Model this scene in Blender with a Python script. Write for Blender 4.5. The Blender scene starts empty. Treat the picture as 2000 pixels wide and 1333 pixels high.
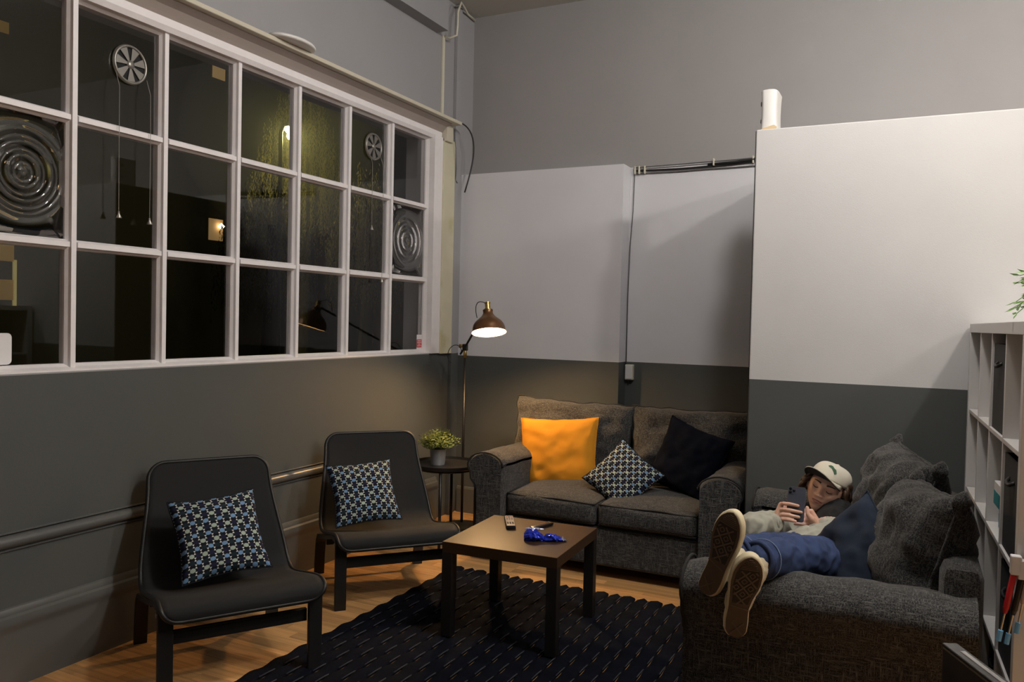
import bpy, bmesh, math, random
from mathutils import Vector, Matrix, Euler, noise
import numpy as np
random.seed(7)
S = bpy.context.scene
COL = S.collection
PI = math.pi
# ------------------------------------------------------------------ camera
cam = bpy.data.cameras.new('camera'); cam_o = bpy.data.objects.new('camera', cam); COL.objects.link(cam_o)
cam.sensor_width = 36.0; cam.lens = 28.465; cam.clip_start = 0.05; cam.clip_end = 300
yaw, pitch, roll = 0.45929, -0.02554, 0.02228
fw = Vector((-math.sin(yaw)*math.cos(pitch), math.cos(yaw)*math.cos(pitch), math.sin(pitch)))
rt = Vector((math.cos(yaw), math.sin(yaw), 0)); up = rt.cross(fw)
rr = rt*math.cos(roll) + up*math.sin(roll); uu = -rt*math.sin(roll) + up*math.cos(roll)
m3 = Matrix((rr, uu, -fw)).transposed()
cam_o.matrix_world = Matrix.Translation((0, 0, 1.48)) @ m3.to_4x4()
S.camera = cam_o
# ------------------------------------------------------------------ world: a dark night sky
W = bpy.data.worlds.new('night'); S.world = W; W.use_nodes = True
W.node_tree.nodes['Background'].inputs[0].default_value = (0.010, 0.013, 0.012, 1)
W.node_tree.nodes['Background'].inputs[1].default_value = 0.25
# ------------------------------------------------------------------ view
S.view_settings.view_transform = 'Standard'; S.view_settings.look = 'None'
S.view_settings.exposure = 0.0; S.view_settings.gamma = 1.0; S.view_settings.use_curve_mapping = False
# ------------------------------------------------------------------ ceiling lamps of the room plus added fill lamps (all outside the frame)
def area(name, loc, size, power, col, rot=(0, 0, 0)):
    l = bpy.data.lights.new(name, 'AREA'); l.shape = 'DISK'; l.size = size; l.energy = power; l.color = col
    o = bpy.data.objects.new(name, l); o.location = loc; o.rotation_euler = rot; COL.objects.link(o); return o
def point(name, loc, r, power, col):
    l = bpy.data.lights.new(name, 'POINT'); l.shadow_soft_size = r; l.energy = power; l.color = col
    o = bpy.data.objects.new(name, l); o.location = loc; COL.objects.link(o); return o
WARM = (1.0, 0.93, 0.86)
point('overhead_light', (1.33, 2.50, 3.60), 0.07, 112, WARM)
point('overhead_light', (-0.20, 2.85, 3.60), 0.12, 96, (1.0, 0.96, 0.93))
point('overhead_light', (2.90, 3.50, 3.45), 0.10, 150, WARM)  # added lamp, set here to brighten the upper wall at right
point('overhead_light', (-0.6, -1.6, 3.60), 0.12, 11, (1.0, 0.96, 0.93))  # weak fill lamp added behind the camera for front light
# ------------------------------------------------------------------ materials
MATS = {}
def _nt(name):
    m = bpy.data.materials.new(name); m.use_nodes = True
    nt = m.node_tree; b = nt.nodes['Principled BSDF']; MATS[name] = m
    return m, nt, b
def N(nt, t, **kw):
    n = nt.nodes.new(t)
    for k, v in kw.items():
        if hasattr(n, k): setattr(n, k, v)
    return n
def c4(c): return (c[0], c[1], c[2], 1.0)
def mat(name, col, rough=0.6, metal=0.0, spec=0.5, var=0.12, vscale=6.0, bump=0.0, bscale=80.0, emit=None, estr=0.0, stretch=None, dirt=None, coat=0.0):
    """plain procedural material: base colour broken up by noise, plus fine bump"""
    m, nt, b = _nt(name); L = nt.links
    tc = N(nt, 'ShaderNodeTexCoord'); vec = tc.outputs['Object']
    if stretch:
        mp = N(nt, 'ShaderNodeMapping'); mp.inputs['Scale'].default_value = stretch
        L.new(vec, mp.inputs[0]); vec = mp.outputs[0]
    nz = N(nt, 'ShaderNodeTexNoise'); nz.inputs['Scale'].default_value = vscale; nz.inputs['Detail'].default_value = 5
    L.new(vec, nz.inputs['Vector'])
    mx = N(nt, 'ShaderNodeMix', data_type='RGBA')
    mx.inputs[6].default_value = c4([x*(1-var) for x in col]); mx.inputs[7].default_value = c4([min(1, x*(1+var)) for x in col])
    L.new(nz.outputs['Fac'], mx.inputs[0]); out = mx.outputs[2]
    if dirt:
        n2 = N(nt, 'ShaderNodeTexNoise'); n2.inputs['Scale'].default_value = dirt[1]; n2.inputs['Detail'].default_value = 6
        L.new(tc.outputs['Object'], n2.inputs['Vector'])
        r = N(nt, 'ShaderNodeMapRange'); r.inputs[1].default_value = dirt[2]; r.inputs[2].default_value = dirt[2]+0.12
        L.new(n2.outputs['Fac'], r.inputs[0])
        m2 = N(nt, 'ShaderNodeMix', data_type='RGBA'); L.new(r.outputs[0], m2.inputs[0]); L.new(out, m2.inputs[6]); m2.inputs[7].default_value = c4(dirt[0]); out = m2.outputs[2]
    L.new(out, b.inputs['Base Color'])
    b.inputs['Roughness'].default_value = rough; b.inputs['Metallic'].default_value = metal
    b.inputs['Specular IOR Level'].default_value = spec; b.inputs['Coat Weight'].default_value = coat
    if emit: b.inputs['Emission Color'].default_value = c4(emit); b.inputs['Emission Strength'].default_value = estr
    if bump:
        n3 = N(nt, 'ShaderNodeTexNoise'); n3.inputs['Scale'].default_value = bscale; n3.inputs['Detail'].default_value = 3
        L.new(vec, n3.inputs['Vector'])
        bp = N(nt, 'ShaderNodeBump'); bp.inputs['Strength'].default_value = bump; bp.inputs['Distance'].default_value = 0.004
        L.new(n3.outputs['Fac'], bp.inputs['Height']); L.new(bp.outputs[0], b.inputs['Normal'])
    return m
def paint(name, lo, hi, z0, top=None, z1=99, rough=0.55):
    """wall paint: one colour below height z0, another above (and a third above z1), with roller texture"""
    m, nt, b = _nt(name); L = nt.links
    tc = N(nt, 'ShaderNodeTexCoord'); sx = N(nt, 'ShaderNodeSeparateXYZ'); L.new(tc.outputs['Object'], sx.inputs[0])
    nz = N(nt, 'ShaderNodeTexNoise'); nz.inputs['Scale'].default_value = 3.0; nz.inputs['Detail'].default_value = 6; L.new(tc.outputs['Object'], nz.inputs['Vector'])
    g = N(nt, 'ShaderNodeMath', operation='GREATER_THAN'); L.new(sx.outputs['Z'], g.inputs[0]); g.inputs[1].default_value = z0
    mx = N(nt, 'ShaderNodeMix', data_type='RGBA'); mx.inputs[6].default_value = c4(lo); mx.inputs[7].default_value = c4(hi); L.new(g.outputs[0], mx.inputs[0])
    g2 = N(nt, 'ShaderNodeMath', operation='GREATER_THAN'); L.new(sx.outputs['Z'], g2.inputs[0]); g2.inputs[1].default_value = z1
    m2 = N(nt, 'ShaderNodeMix', data_type='RGBA'); L.new(mx.outputs[2], m2.inputs[6]); m2.inputs[7].default_value = c4(top or hi); L.new(g2.outputs[0], m2.inputs[0])
    r = N(nt, 'ShaderNodeMapRange'); r.inputs[3].default_value = 0.94; r.inputs[4].default_value = 1.06; L.new(nz.outputs['Fac'], r.inputs[0])
    mm = N(nt, 'ShaderNodeMix', data_type='RGBA', blend_type='MULTIPLY'); mm.inputs[0].default_value = 1.0
    L.new(m2.outputs[2], mm.inputs[6]); L.new(r.outputs[0], mm.inputs[7]); L.new(mm.outputs[2], b.inputs['Base Color'])
    b.inputs['Roughness'].default_value = rough; b.inputs['Specular IOR Level'].default_value = 0.35
    n3 = N(nt, 'ShaderNodeTexNoise'); n3.inputs['Scale'].default_value = 160; L.new(tc.outputs['Object'], n3.inputs['Vector'])
    bp = N(nt, 'ShaderNodeBump'); bp.inputs['Strength'].default_value = 0.12; bp.inputs['Distance'].default_value = 0.003
    L.new(n3.outputs['Fac'], bp.inputs['Height']); L.new(bp.outputs[0], b.inputs['Normal'])
    return m
def tweed(name, dark, light, scale=1.0):
    """dark melange upholstery: fine crossed threads"""
    m, nt, b = _nt(name); L = nt.links
    tc = N(nt, 'ShaderNodeTexCoord'); fac = []
    for st in ((900, 900, 90), (90, 900, 900), (900, 90, 900)):
        mp = N(nt, 'ShaderNodeMapping'); mp.inputs['Scale'].default_value = [s*0.30*scale for s in st]; L.new(tc.outputs['Object'], mp.inputs[0])
        nz = N(nt, 'ShaderNodeTexNoise'); nz.inputs['Scale'].default_value = 1.0; nz.inputs['Detail'].default_value = 2; L.new(mp.outputs[0], nz.inputs['Vector']); fac.append(nz.outputs['Fac'])
    a = N(nt, 'ShaderNodeMath', operation='MAXIMUM'); L.new(fac[0], a.inputs[0]); L.new(fac[1], a.inputs[1])
    a2 = N(nt, 'ShaderNodeMath', operation='MAXIMUM'); L.new(a.outputs[0], a2.inputs[0]); L.new(fac[2], a2.inputs[1])
    r = N(nt, 'ShaderNodeMapRange'); r.inputs[1].default_value = 0.50; r.inputs[2].default_value = 0.80; L.new(a2.outputs[0], r.inputs[0])
    mx = N(nt, 'ShaderNodeMix', data_type='RGBA'); mx.inputs[6].default_value = c4(dark); mx.inputs[7].default_value = c4(light); L.new(r.outputs[0], mx.inputs[0])
    L.new(mx.outputs[2], b.inputs['Base Color']); b.inputs['Roughness'].default_value = 0.95; b.inputs['Specular IOR Level'].default_value = 0.15
    b.inputs['Sheen Weight'].default_value = 0.15
    bp = N(nt, 'ShaderNodeBump'); bp.inputs['Strength'].default_value = 0.35; bp.inputs['Distance'].default_value = 0.002
    L.new(a2.outputs[0], bp.inputs['Height']); L.new(bp.outputs[0], b.inputs['Normal'])
    return m
def wood(name, col, rough=0.38):
    """laminate floor strip: grain along X, tone varied per piece"""
    m, nt, b = _nt(name); L = nt.links
    tc = N(nt, 'ShaderNodeTexCoord'); oi = N(nt, 'ShaderNodeObjectInfo')
    mp = N(nt, 'ShaderNodeMapping'); mp.inputs['Scale'].default_value = (2.5, 60, 60); L.new(tc.outputs['Object'], mp.inputs[0])
    ad = N(nt, 'ShaderNodeVectorMath', operation='ADD'); L.new(mp.outputs[0], ad.inputs[0])
    sc = N(nt, 'ShaderNodeMath', operation='MULTIPLY'); L.new(oi.outputs['Random'], sc.inputs[0]); sc.inputs[1].default_value = 60.0; L.new(sc.outputs[0], ad.inputs[1])
    nz = N(nt, 'ShaderNodeTexNoise'); nz.inputs['Scale'].default_value = 1.0; nz.inputs['Detail'].default_value = 6; L.new(ad.outputs[0], nz.inputs['Vector'])
    rp = N(nt, 'ShaderNodeValToRGB'); rp.color_ramp.elements[0].position = 0.30; rp.color_ramp.elements[1].position = 0.72
    rp.color_ramp.elements[0].color = c4([x*0.66 for x in col]); rp.color_ramp.elements[1].color = c4([min(1, x*1.12) for x in col]); L.new(nz.outputs['Fac'], rp.inputs[0])
    r = N(nt, 'ShaderNodeMapRange'); r.inputs[3].default_value = 0.70; r.inputs[4].default_value = 1.18; L.new(oi.outputs['Random'], r.inputs[0])
    mm = N(nt, 'ShaderNodeMix', data_type='RGBA', blend_type='MULTIPLY'); mm.inputs[0].default_value = 1.0
    L.new(rp.outputs[0], mm.inputs[6]); L.new(r.outputs[0], mm.inputs[7]); L.new(mm.outputs[2], b.inputs['Base Color'])
    b.inputs['Roughness'].default_value = rough
    return m
def glassmat(name, rough=0.0, tint=(1, 1, 1), ior=1.33):
    m, nt, b = _nt(name)
    b.inputs['Base Color'].default_value = c4(tint); b.inputs['Roughness'].default_value = rough
    b.inputs['Transmission Weight'].default_value = 1.0; b.inputs['IOR'].default_value = ior
    return m
def emis(name, col, s):
    m, nt, b = _nt(name); b.inputs['Base Color'].default_value = c4(col)
    b.inputs['Emission Color'].default_value = c4(col); b.inputs['Emission Strength'].default_value = s
    return m
# ------------------------------------------------------------------ mesh helpers
def box(bm, x0, x1, y0, y1, z0, z1, M=None, bev=0.0):
    vs = [bm.verts.new(p) for p in ((x0,y0,z0),(x1,y0,z0),(x1,y1,z0),(x0,y1,z0),(x0,y0,z1),(x1,y0,z1),(x1,y1,z1),(x0,y1,z1))]
    fs = [bm.faces.new([vs[i] for i in f]) for f in ((3,2,1,0),(4,5,6,7),(0,1,5,4),(1,2,6,5),(2,3,7,6),(3,0,4,7))]
    if bev > 0:
        es = list({e for f in fs for e in f.edges})
        r = bmesh.ops.bevel(bm, geom=es, offset=bev, segments=2, profile=0.5, affect='EDGES')
        vs = list({v for f in r['faces'] for v in f.verts} | {v for v in vs if v.is_valid})
    if M is not None:
        for v in vs: v.co = M @ v.co
    return vs
def frame_at(t):
    a = Vector((0, 0, 1)) if abs(t.z) < 0.9 else Vector((1, 0, 0))
    u = t.cross(a).normalized(); return u, t.cross(u).normalized()
def tube(bm, pts, r, seg=10, caps=True, flat=1.0, closed=False):
    pts = [Vector(p) for p in pts]; n = len(pts)
    rs = r if isinstance(r, (list, tuple)) else [r]*n
    rings = []; u = None
    for i, p in enumerate(pts):
        if closed: t = (pts[(i+1) % n]-pts[i-1]).normalized()
        else: t = (pts[min(i+1, n-1)]-pts[max(i-1, 0)]).normalized()
        if u is None: u, v = frame_at(t)
        else:
            u = (u - t*u.dot(t)).normalized(); v = t.cross(u)
        rings.append([bm.verts.new(p + u*math.cos(2*PI*k/seg)*rs[i] + v*math.sin(2*PI*k/seg)*rs[i]*flat) for k in range(seg)])
    m = n if closed else n-1
    for i in range(m):
        a, b = rings[i], rings[(i+1) % n]
        for k in range(seg): bm.faces.new((a[k], a[(k+1) % seg], b[(k+1) % seg], b[k]))
    if caps and not closed:
        bm.faces.new(rings[0][::-1]); bm.faces.new(rings[-1])
    return rings
def lathe(bm, prof, seg=32, M=None, caps=False):
    """revolve (r, z) profile round Z"""
    rings = []
    for r, z in prof:
        if r < 1e-6: rings.append([bm.verts.new((0, 0, z))])
        else: rings.append([bm.verts.new((r*math.cos(2*PI*k/seg), r*math.sin(2*PI*k/seg), z)) for k in range(seg)])
    for i in range(len(rings)-1):
        a, b = rings[i], rings[i+1]
        for k in range(seg):
            k2 = (k+1) % seg
            if len(a) == 1 and len(b) > 1: bm.faces.new((a[0], b[k2], b[k]))
            elif len(b) == 1 and len(a) > 1: bm.faces.new((a[k], a[k2], b[0]))
            elif len(a) > 1: bm.faces.new((a[k], a[k2], b[k2], b[k]))
    if caps:
        if len(rings[0]) > 1: bm.faces.new(rings[0][::-1])
        if len(rings[-1]) > 1: bm.faces.new(rings[-1])
    vs = [v for g in rings for v in g]
    if M is not None:
        for v in vs: v.co = M @ v.co
    return vs
def prism(bm, poly, d0, d1, axis='y'):
    """extrude a closed 2-D outline: axis y -> outline is (x, z); axis x -> (y, z); axis z -> (x, y)"""
    def P(a, b, d): return {'y': (a, d, b), 'x': (d, a, b), 'z': (a, b, d)}[axis]
    A = [bm.verts.new(P(a, b, d0)) for a, b in poly]; B = [bm.verts.new(P(a, b, d1)) for a, b in poly]
    n = len(poly)
    for i in range(n): bm.faces.new((A[i], A[(i+1) % n], B[(i+1) % n], B[i]))
    bm.faces.new(A[::-1]); bm.faces.new(B); return A+B
def nb(): return bmesh.new()
def obj(name, bm, m, parent=None, smooth=False, loc=None, auto=None):
    bmesh.ops.recalc_face_normals(bm, faces=bm.faces)
    me = bpy.data.meshes.new(name); bm.to_mesh(me); bm.free()
    if smooth:
        for p in me.polygons: p.use_smooth = True
    me.materials.append(m if not isinstance(m, str) else MATS[m])
    o = bpy.data.objects.new(name, me); COL.objects.link(o)
    if auto is not None:
        me.set_sharp_from_angle(angle=math.radians(auto))
    if parent is not None: o.parent = parent
    if loc is not None: o.location = loc
    return o
def thing(name, label, cat, loc=(0, 0, 0), rz=0.0, group=None):
    o = bpy.data.objects.new(name, None); COL.objects.link(o); o.empty_display_size = 0.1
    o.location = loc; o.rotation_euler = (0, 0, rz); o['label'] = label; o['category'] = cat
    if group: o['group'] = group
    return o
def tag(o, label, cat, group=None, kind=None):
    o['label'] = label; o['category'] = cat
    if group: o['group'] = group
    if kind: o['kind'] = kind
    return o
def struct(o): o['kind'] = 'structure'; return o
def share(name, src, parent, loc=(0, 0, 0), rot=(0, 0, 0), scale=(1, 1, 1)):
    o = bpy.data.objects.new(name, src.data); COL.objects.link(o); o.parent = parent
    o.location = loc; o.rotation_euler = rot; o.scale = scale; return o
def basis(loc, normal, roll=0.0):
    """matrix whose local -Y looks along normal, local Z upward, rolled about the normal"""
    n = Vector(normal).normalized(); y = -n
    z = Vector((0, 0, 1)); z = (z - y*z.dot(y)).normalized(); x = y.cross(z)
    M = Matrix((x, y, z)).transposed().to_4x4(); M.translation = Vector(loc)
    return M @ Matrix.Rotation(roll, 4, 'Y')
def smoothstep(a, b, x):
    t = max(0, min(1, (x-a)/(b-a))); return t*t*(3-2*t)
# ================================================================== ROOM SHELL
XL, YB, YP, ZC = -3.127, 5.542, 5.393, 3.82
XR, YR = 6.0, -4.0
DARK = (0.078, 0.084, 0.083); LIGHT = (0.69, 0.69, 0.725); UPPER = (0.315, 0.305, 0.303); WHITE = (0.55, 0.546, 0.545)
paint('paint_two_tone', DARK, LIGHT, 1.203, UPPER, 2.583)
paint('paint_window_wall', DARK, (0.31, 0.308, 0.318), 1.222)
paint('paint_partition', DARK, WHITE, 1.203)
mat('ceiling_white', (0.55, 0.54, 0.50), 0.8, var=0.05, vscale=2)
mat('frame_white', (0.82, 0.79, 0.80), 0.42, var=0.06, vscale=20, bump=0.15, bscale=60)
mat('cream_old', (0.60, 0.57, 0.42), 0.5, var=0.08, vscale=9, dirt=((0.45, 0.41, 0.20), 3.2, 0.56))
mat('cream_edge', (0.56, 0.52, 0.42), 0.5, var=0.08, vscale=9)
mat('taupe_soffit', (0.36, 0.31, 0.28), 0.6, var=0.10, vscale=4)
mat('beam_grey', (0.30, 0.30, 0.31), 0.6, var=0.06)
mat('rail_dark', (0.095, 0.098, 0.096), 0.30, var=0.10)
mat('trim_grey', (0.42, 0.42, 0.43), 0.5, var=0.05)
glassmat('pane_glass'); glassmat('bullseye_glass', ior=1.5)
wood('laminate', (0.66, 0.36, 0.14))
mat('subfloor', (0.10, 0.06, 0.03), 0.9)

# floor ------------------------------------------------------------
bm = nb(); box(bm, XL-0.3, XR, YR, YB+0.2, -0.10, -0.012)
floor = struct(obj('floor', bm, 'subfloor'))
random.seed(11)
SW = 0.066; strips = []; rest = nb()
r = 0; y = YR
while y < YB:
    x = XL - random.random()*0.45
    while x < XR:
        l = random.choice((0.32, 0.40, 0.48, 0.56)); x1 = x + l
        vis = (x < -2.30 and 1.75 < y+SW and y < 5.40) or (4.09 < y+SW and y < 4.46 and x < -0.95)
        if vis: strips.append((max(x, XL), x1, y, y+SW))
        else:
            box(rest, max(x, XL)+0.0006, min(x1, XR)-0.0006, y+0.0006, y+SW-0.0006, -0.012, 0.0)
        x = x1
    y += SW; r += 1
for (a, b_, c, d) in strips:
    bm = nb(); l = b_-a
    box(bm, 0.0005, l-0.0005, 0.0005, SW-0.0005, -0.012, 0.0)
    obj('laminate_strip', bm, 'laminate', floor, loc=(a, c, 0))
o = obj('laminate_field', rest, 'laminate', floor); o['kind'] = 'stuff'

# ceiling and walls ------------------------------------------------
bm = nb(); box(bm, XL-0.3, XR+0.2, YR-0.2, YB+0.2, ZC, ZC+0.15); struct(obj('ceiling', bm, 'ceiling_white'))
bm = nb(); box(bm, XL-0.3, XR+0.2, YB, YB+0.25, 0, ZC); struct(obj('wall_back', bm, 'paint_two_tone'))
paint('paint_far_rooms', DARK, (0.20, 0.195, 0.19), 1.203)
bm = nb(); box(bm, XR, XR+0.2, YR-0.2, YB+0.2, 0, ZC); struct(obj('wall_right', bm, 'paint_far_rooms'))
bm = nb(); box(bm, XL-0.3, XR, YR-0.2, YR, 0, ZC); struct(obj('wall_rear', bm, 'paint_far_rooms'))
WY0, WY1, WZ0, WZ1 = 0.39, 4.985, 1.228, 2.80
bm = nb()
box(bm, XL-0.25, XL, YR, YB, 0, WZ0); box(bm, XL-0.25, XL, YR, YB, WZ1, ZC)
box(bm, XL-0.25, XL, YR, WY0, WZ0, WZ1); box(bm, XL-0.25, XL, WY1+0.02, YB, WZ0, WZ1)
struct(obj('wall_left', bm, 'paint_window_wall'))
bm = nb(); box(bm, XL, -1.832, YP, YB, 0, 2.583); struct(obj('wall_boxing', bm, 'paint_two_tone'))
bm = nb(); box(bm, -0.755, 3.4, 4.311, YB, 0, 2.49, bev=0.006); struct(obj('wall_partition', bm, 'paint_partition'))
# near-black sheet added over the partition's alcove side to deepen its shade
mat('side_shade_black', (0.012, 0.012, 0.012), 0.7)
bm = nb(); box(bm, -0.759, -0.7545, 4.318, YB, 0, 2.484); struct(obj('side_shade_sheet', bm, 'side_shade_black'))
# beam under the ceiling along the window wall
bm = nb(); box(bm, XL, XL+0.10, YR, 4.99, 3.53, ZC); struct(obj('trim_1', bm, 'beam_grey'))
# dado rail and skirting on the window wall
def mould(name, prof, y0, y1, m):
    bm = nb(); prism(bm, [(XL+a, z) for a, z in prof], y0, y1, 'y'); return struct(obj(name, bm, m, smooth=True, auto=35))
arc = [(0.030*math.cos(t), 0.575+0.026*math.sin(t)) for t in [PI/2-PI*i/8 for i in range(9)]]
mould('trim_2', [(0, 0.612), (0.012, 0.608)] + arc + [(0.010, 0.540), (0, 0.536)], 0.5, 4.62, 'rail_dark')
mould('baseboard_left', [(0, 0.315), (0.010, 0.312), (0.016, 0.300), (0.018, 0.288), (0.028, 0.280), (0.032, 0.262), (0.030, 0.245), (0.022, 0.232), (0.020, 0.215), (0.020, 0.0), (0, 0.0)], 0.5, 5.09, 'rail_dark')
bm = nb(); prism(bm, [(YP, 0.20), (YP-0.012, 0.195), (YP-0.018, 0.18), (YP-0.018, 0), (YP, 0)], XL+0.02, -1.832, 'x'); struct(obj('baseboard_back', bm, 'rail_dark'))
# corner boxing boards (pipe cover) at the end of the window wall
bm = nb(); box(bm, XL, XL+0.030, 5.245, 5.308, 0.0, 3.815, bev=0.004); struct(obj('trim_3', bm, 'paint_window_wall'))
bm = nb(); box(bm, XL, XL+0.012, 5.335, 5.352, 0.0, 2.56, bev=0.003); struct(obj('trim_4', bm, 'paint_window_wall'))

# window -----------------------------------------------------------
win = bpy.data.objects.new('window_1', None); COL.objects.link(win); win['kind'] = 'structure'
GX = -3.185
cols = [4.965 - 0.4575*i for i in range(11)]; cols = cols[::-1]     # vertical bar centres
rows = [1.236, 1.755, 2.280, 2.785]
def bar_profile(w):   # (offset, depth towards the room)
    return [(-w, GX-0.02), (-w, GX+0.012), (-w*0.62, GX+0.026), (-w*0.5, GX+0.040), (w*0.5, GX+0.040), (w*0.62, GX+0.026), (w, GX+0.012), (w, GX-0.02)]
for i, yc in enumerate(cols):
    if i in (0, len(cols)-1): continue
    bm = nb(); prism(bm, [(x, yc+o_) for o_, x in bar_profile(0.0225)], rows[0], rows[-1], 'z')
    obj('glazing_bar', bm, 'frame_white', win)
for zc in rows[1:-1]:
    bm = nb()
    for i in range(len(cols)-1):
        A = [(x, zc+o_) for o_, x in bar_profile(0.0215)]
        prism(bm, A, cols[i]+0.018, cols[i+1]-0.018, 'y')
    obj('glazing_bar', bm, 'frame_white', win)
bm = nb(); prism(bm, [(GX-0.03, WZ0), (GX+0.058, WZ0), (GX+0.058, 1.236), (GX+0.03, 1.246), (GX+0.01, 1.258), (GX-0.03, 1.258)], WY0, WY1, 'y'); obj('bottom_rail', bm, 'frame_white', win)
bm = nb(); prism(bm, [(GX-0.03, 2.765), (GX+0.012, 2.765), (GX+0.030, 2.775), (GX+0.055, 2.778), (GX+0.070, 2.80), (GX+0.070, 2.835), (GX-0.03, 2.835)], WY0, WY1+0.09, 'y'); obj('top_rail', bm, 'frame_white', win)
bm = nb(); prism(bm, [(GX-0.03, 4.955), (GX+0.012, 4.955), (GX+0.035, 4.968), (GX+0.075, 4.975), (GX+0.075, 5.085), (GX-0.03, 5.085)], WZ0, 2.80, 'z'); obj('side_jamb', bm, 'frame_white', win)
bm = nb(); box(bm, GX-0.03, GX+0.06, WY0-0.05, cols[0]+0.02, WZ0, 2.80); obj('side_jamb', bm, 'frame_white', win)
# panes, three of them with the bullseye
def bullseye(bm, y0, y1, z0, z1, cy, cz, R):
    nr, ns = 44, 72; shells = []
    def ht(t): # t = r/R
        if t >= 1: return 0.0
        return 0.0066*(0.35+0.65*math.sin(t*PI))*math.sin(t*2*PI*3.6+0.6)*(1-smoothstep(0.85, 1.0, t))
    for side in (0, 1):
        rings = []
        for i in range(nr+1):
            t = i/nr; h = ht(t)*(1 if side else 0.25)
            rings.append([bm.verts.new((GX+(0.003 if side else -0.003)+h, cy+R*t*math.cos(2*PI*k/ns), cz+R*t*math.sin(2*PI*k/ns))) for k in range(ns)] if i else [bm.verts.new((GX+(0.003 if side else -0.003)+h, cy, cz))])
        for i in range(nr):
            a, b_ = rings[i], rings[i+1]
            for k in range(ns):
                k2 = (k+1) % ns
                if i == 0: bm.faces.new((a[0], b_[k], b_[k2]))
                else: bm.faces.new((a[k], b_[k], b_[k2], a[k2]))
        # flat border to the pane edge
        outer = []
        for k in range(ns):
            a_ = 2*PI*k/ns; c, s = math.cos(a_), math.sin(a_)
            ty = ((y1-cy)/c if c > 1e-6 else ((y0-cy)/c if c < -1e-6 else 9)); tz = ((z1-cz)/s if s > 1e-6 else ((z0-cz)/s if s < -1e-6 else 9))
            q = max(min(ty, tz), R*1.001); outer.append(bm.verts.new((GX+(0.003 if side else -0.003), cy+q*c, cz+q*s)))
        for k in range(ns):
            k2 = (k+1) % ns; bm.faces.new((rings[-1][k], outer[k], outer[k2], rings[-1][k2]))
        shells.append(outer)
    for k in range(ns):
        k2 = (k+1) % ns; bm.faces.new((shells[0][k], shells[1][k], shells[1][k2], shells[0][k2]))
bull = {(3, 1): (2.028, 2.028, 0.195), (9, 1): (4.752, 2.02, 0.19)}
for i in range(len(cols)-1):
    for j in range(3):
        bm = nb(); y0, y1, z0, z1 = cols[i]+0.012, cols[i+1]-0.012, rows[j]+0.012, rows[j+1]-0.012
        if (i, j) in bull:
            cy, cz, R_ = bull[(i, j)]; bullseye(bm, y0, y1, z0, z1, cy, cz, R_)
            o = obj('window_pane', bm, 'bullseye_glass', win, smooth=True); o['label'] = 'pane with a round rippled bullseye in the glass'
        else:
            box(bm, GX-0.002, GX+0.002, y0, y1, z0, z1); obj('window_pane', bm, 'pane_glass', win)
# header: fascia board, ledge, cream pilaster -----------------------
bm = nb(); prism(bm, [(XL-0.02, 2.80), (XL+0.010, 2.835), (XL+0.022, 2.85), (XL+0.045, 2.875), (XL+0.085, 2.892), (XL+0.085, 2.903), (XL-0.02, 2.905)], WY0-0.3, 5.09, 'y'); struct(obj('trim_5', bm, 'taupe_soffit'))
bm = nb(); box(bm, XL-0.01, XL+0.125, WY0-0.3, 5.17, 2.898, 2.922, bev=0.004); struct(obj('trim_6', bm, 'cream_edge'))
bm = nb(); box(bm, XL-0.03, XL+0.028, 5.085, 5.245, 1.222, 2.80, bev=0.004); struct(obj('trim_7', bm, 'cream_old'))
bm = nb(); box(bm, XL-0.03, XL+0.050, 5.085, 5.175, 2.775, 2.90, bev=0.004); struct(obj('trim_8', bm, 'cream_edge'))
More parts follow.
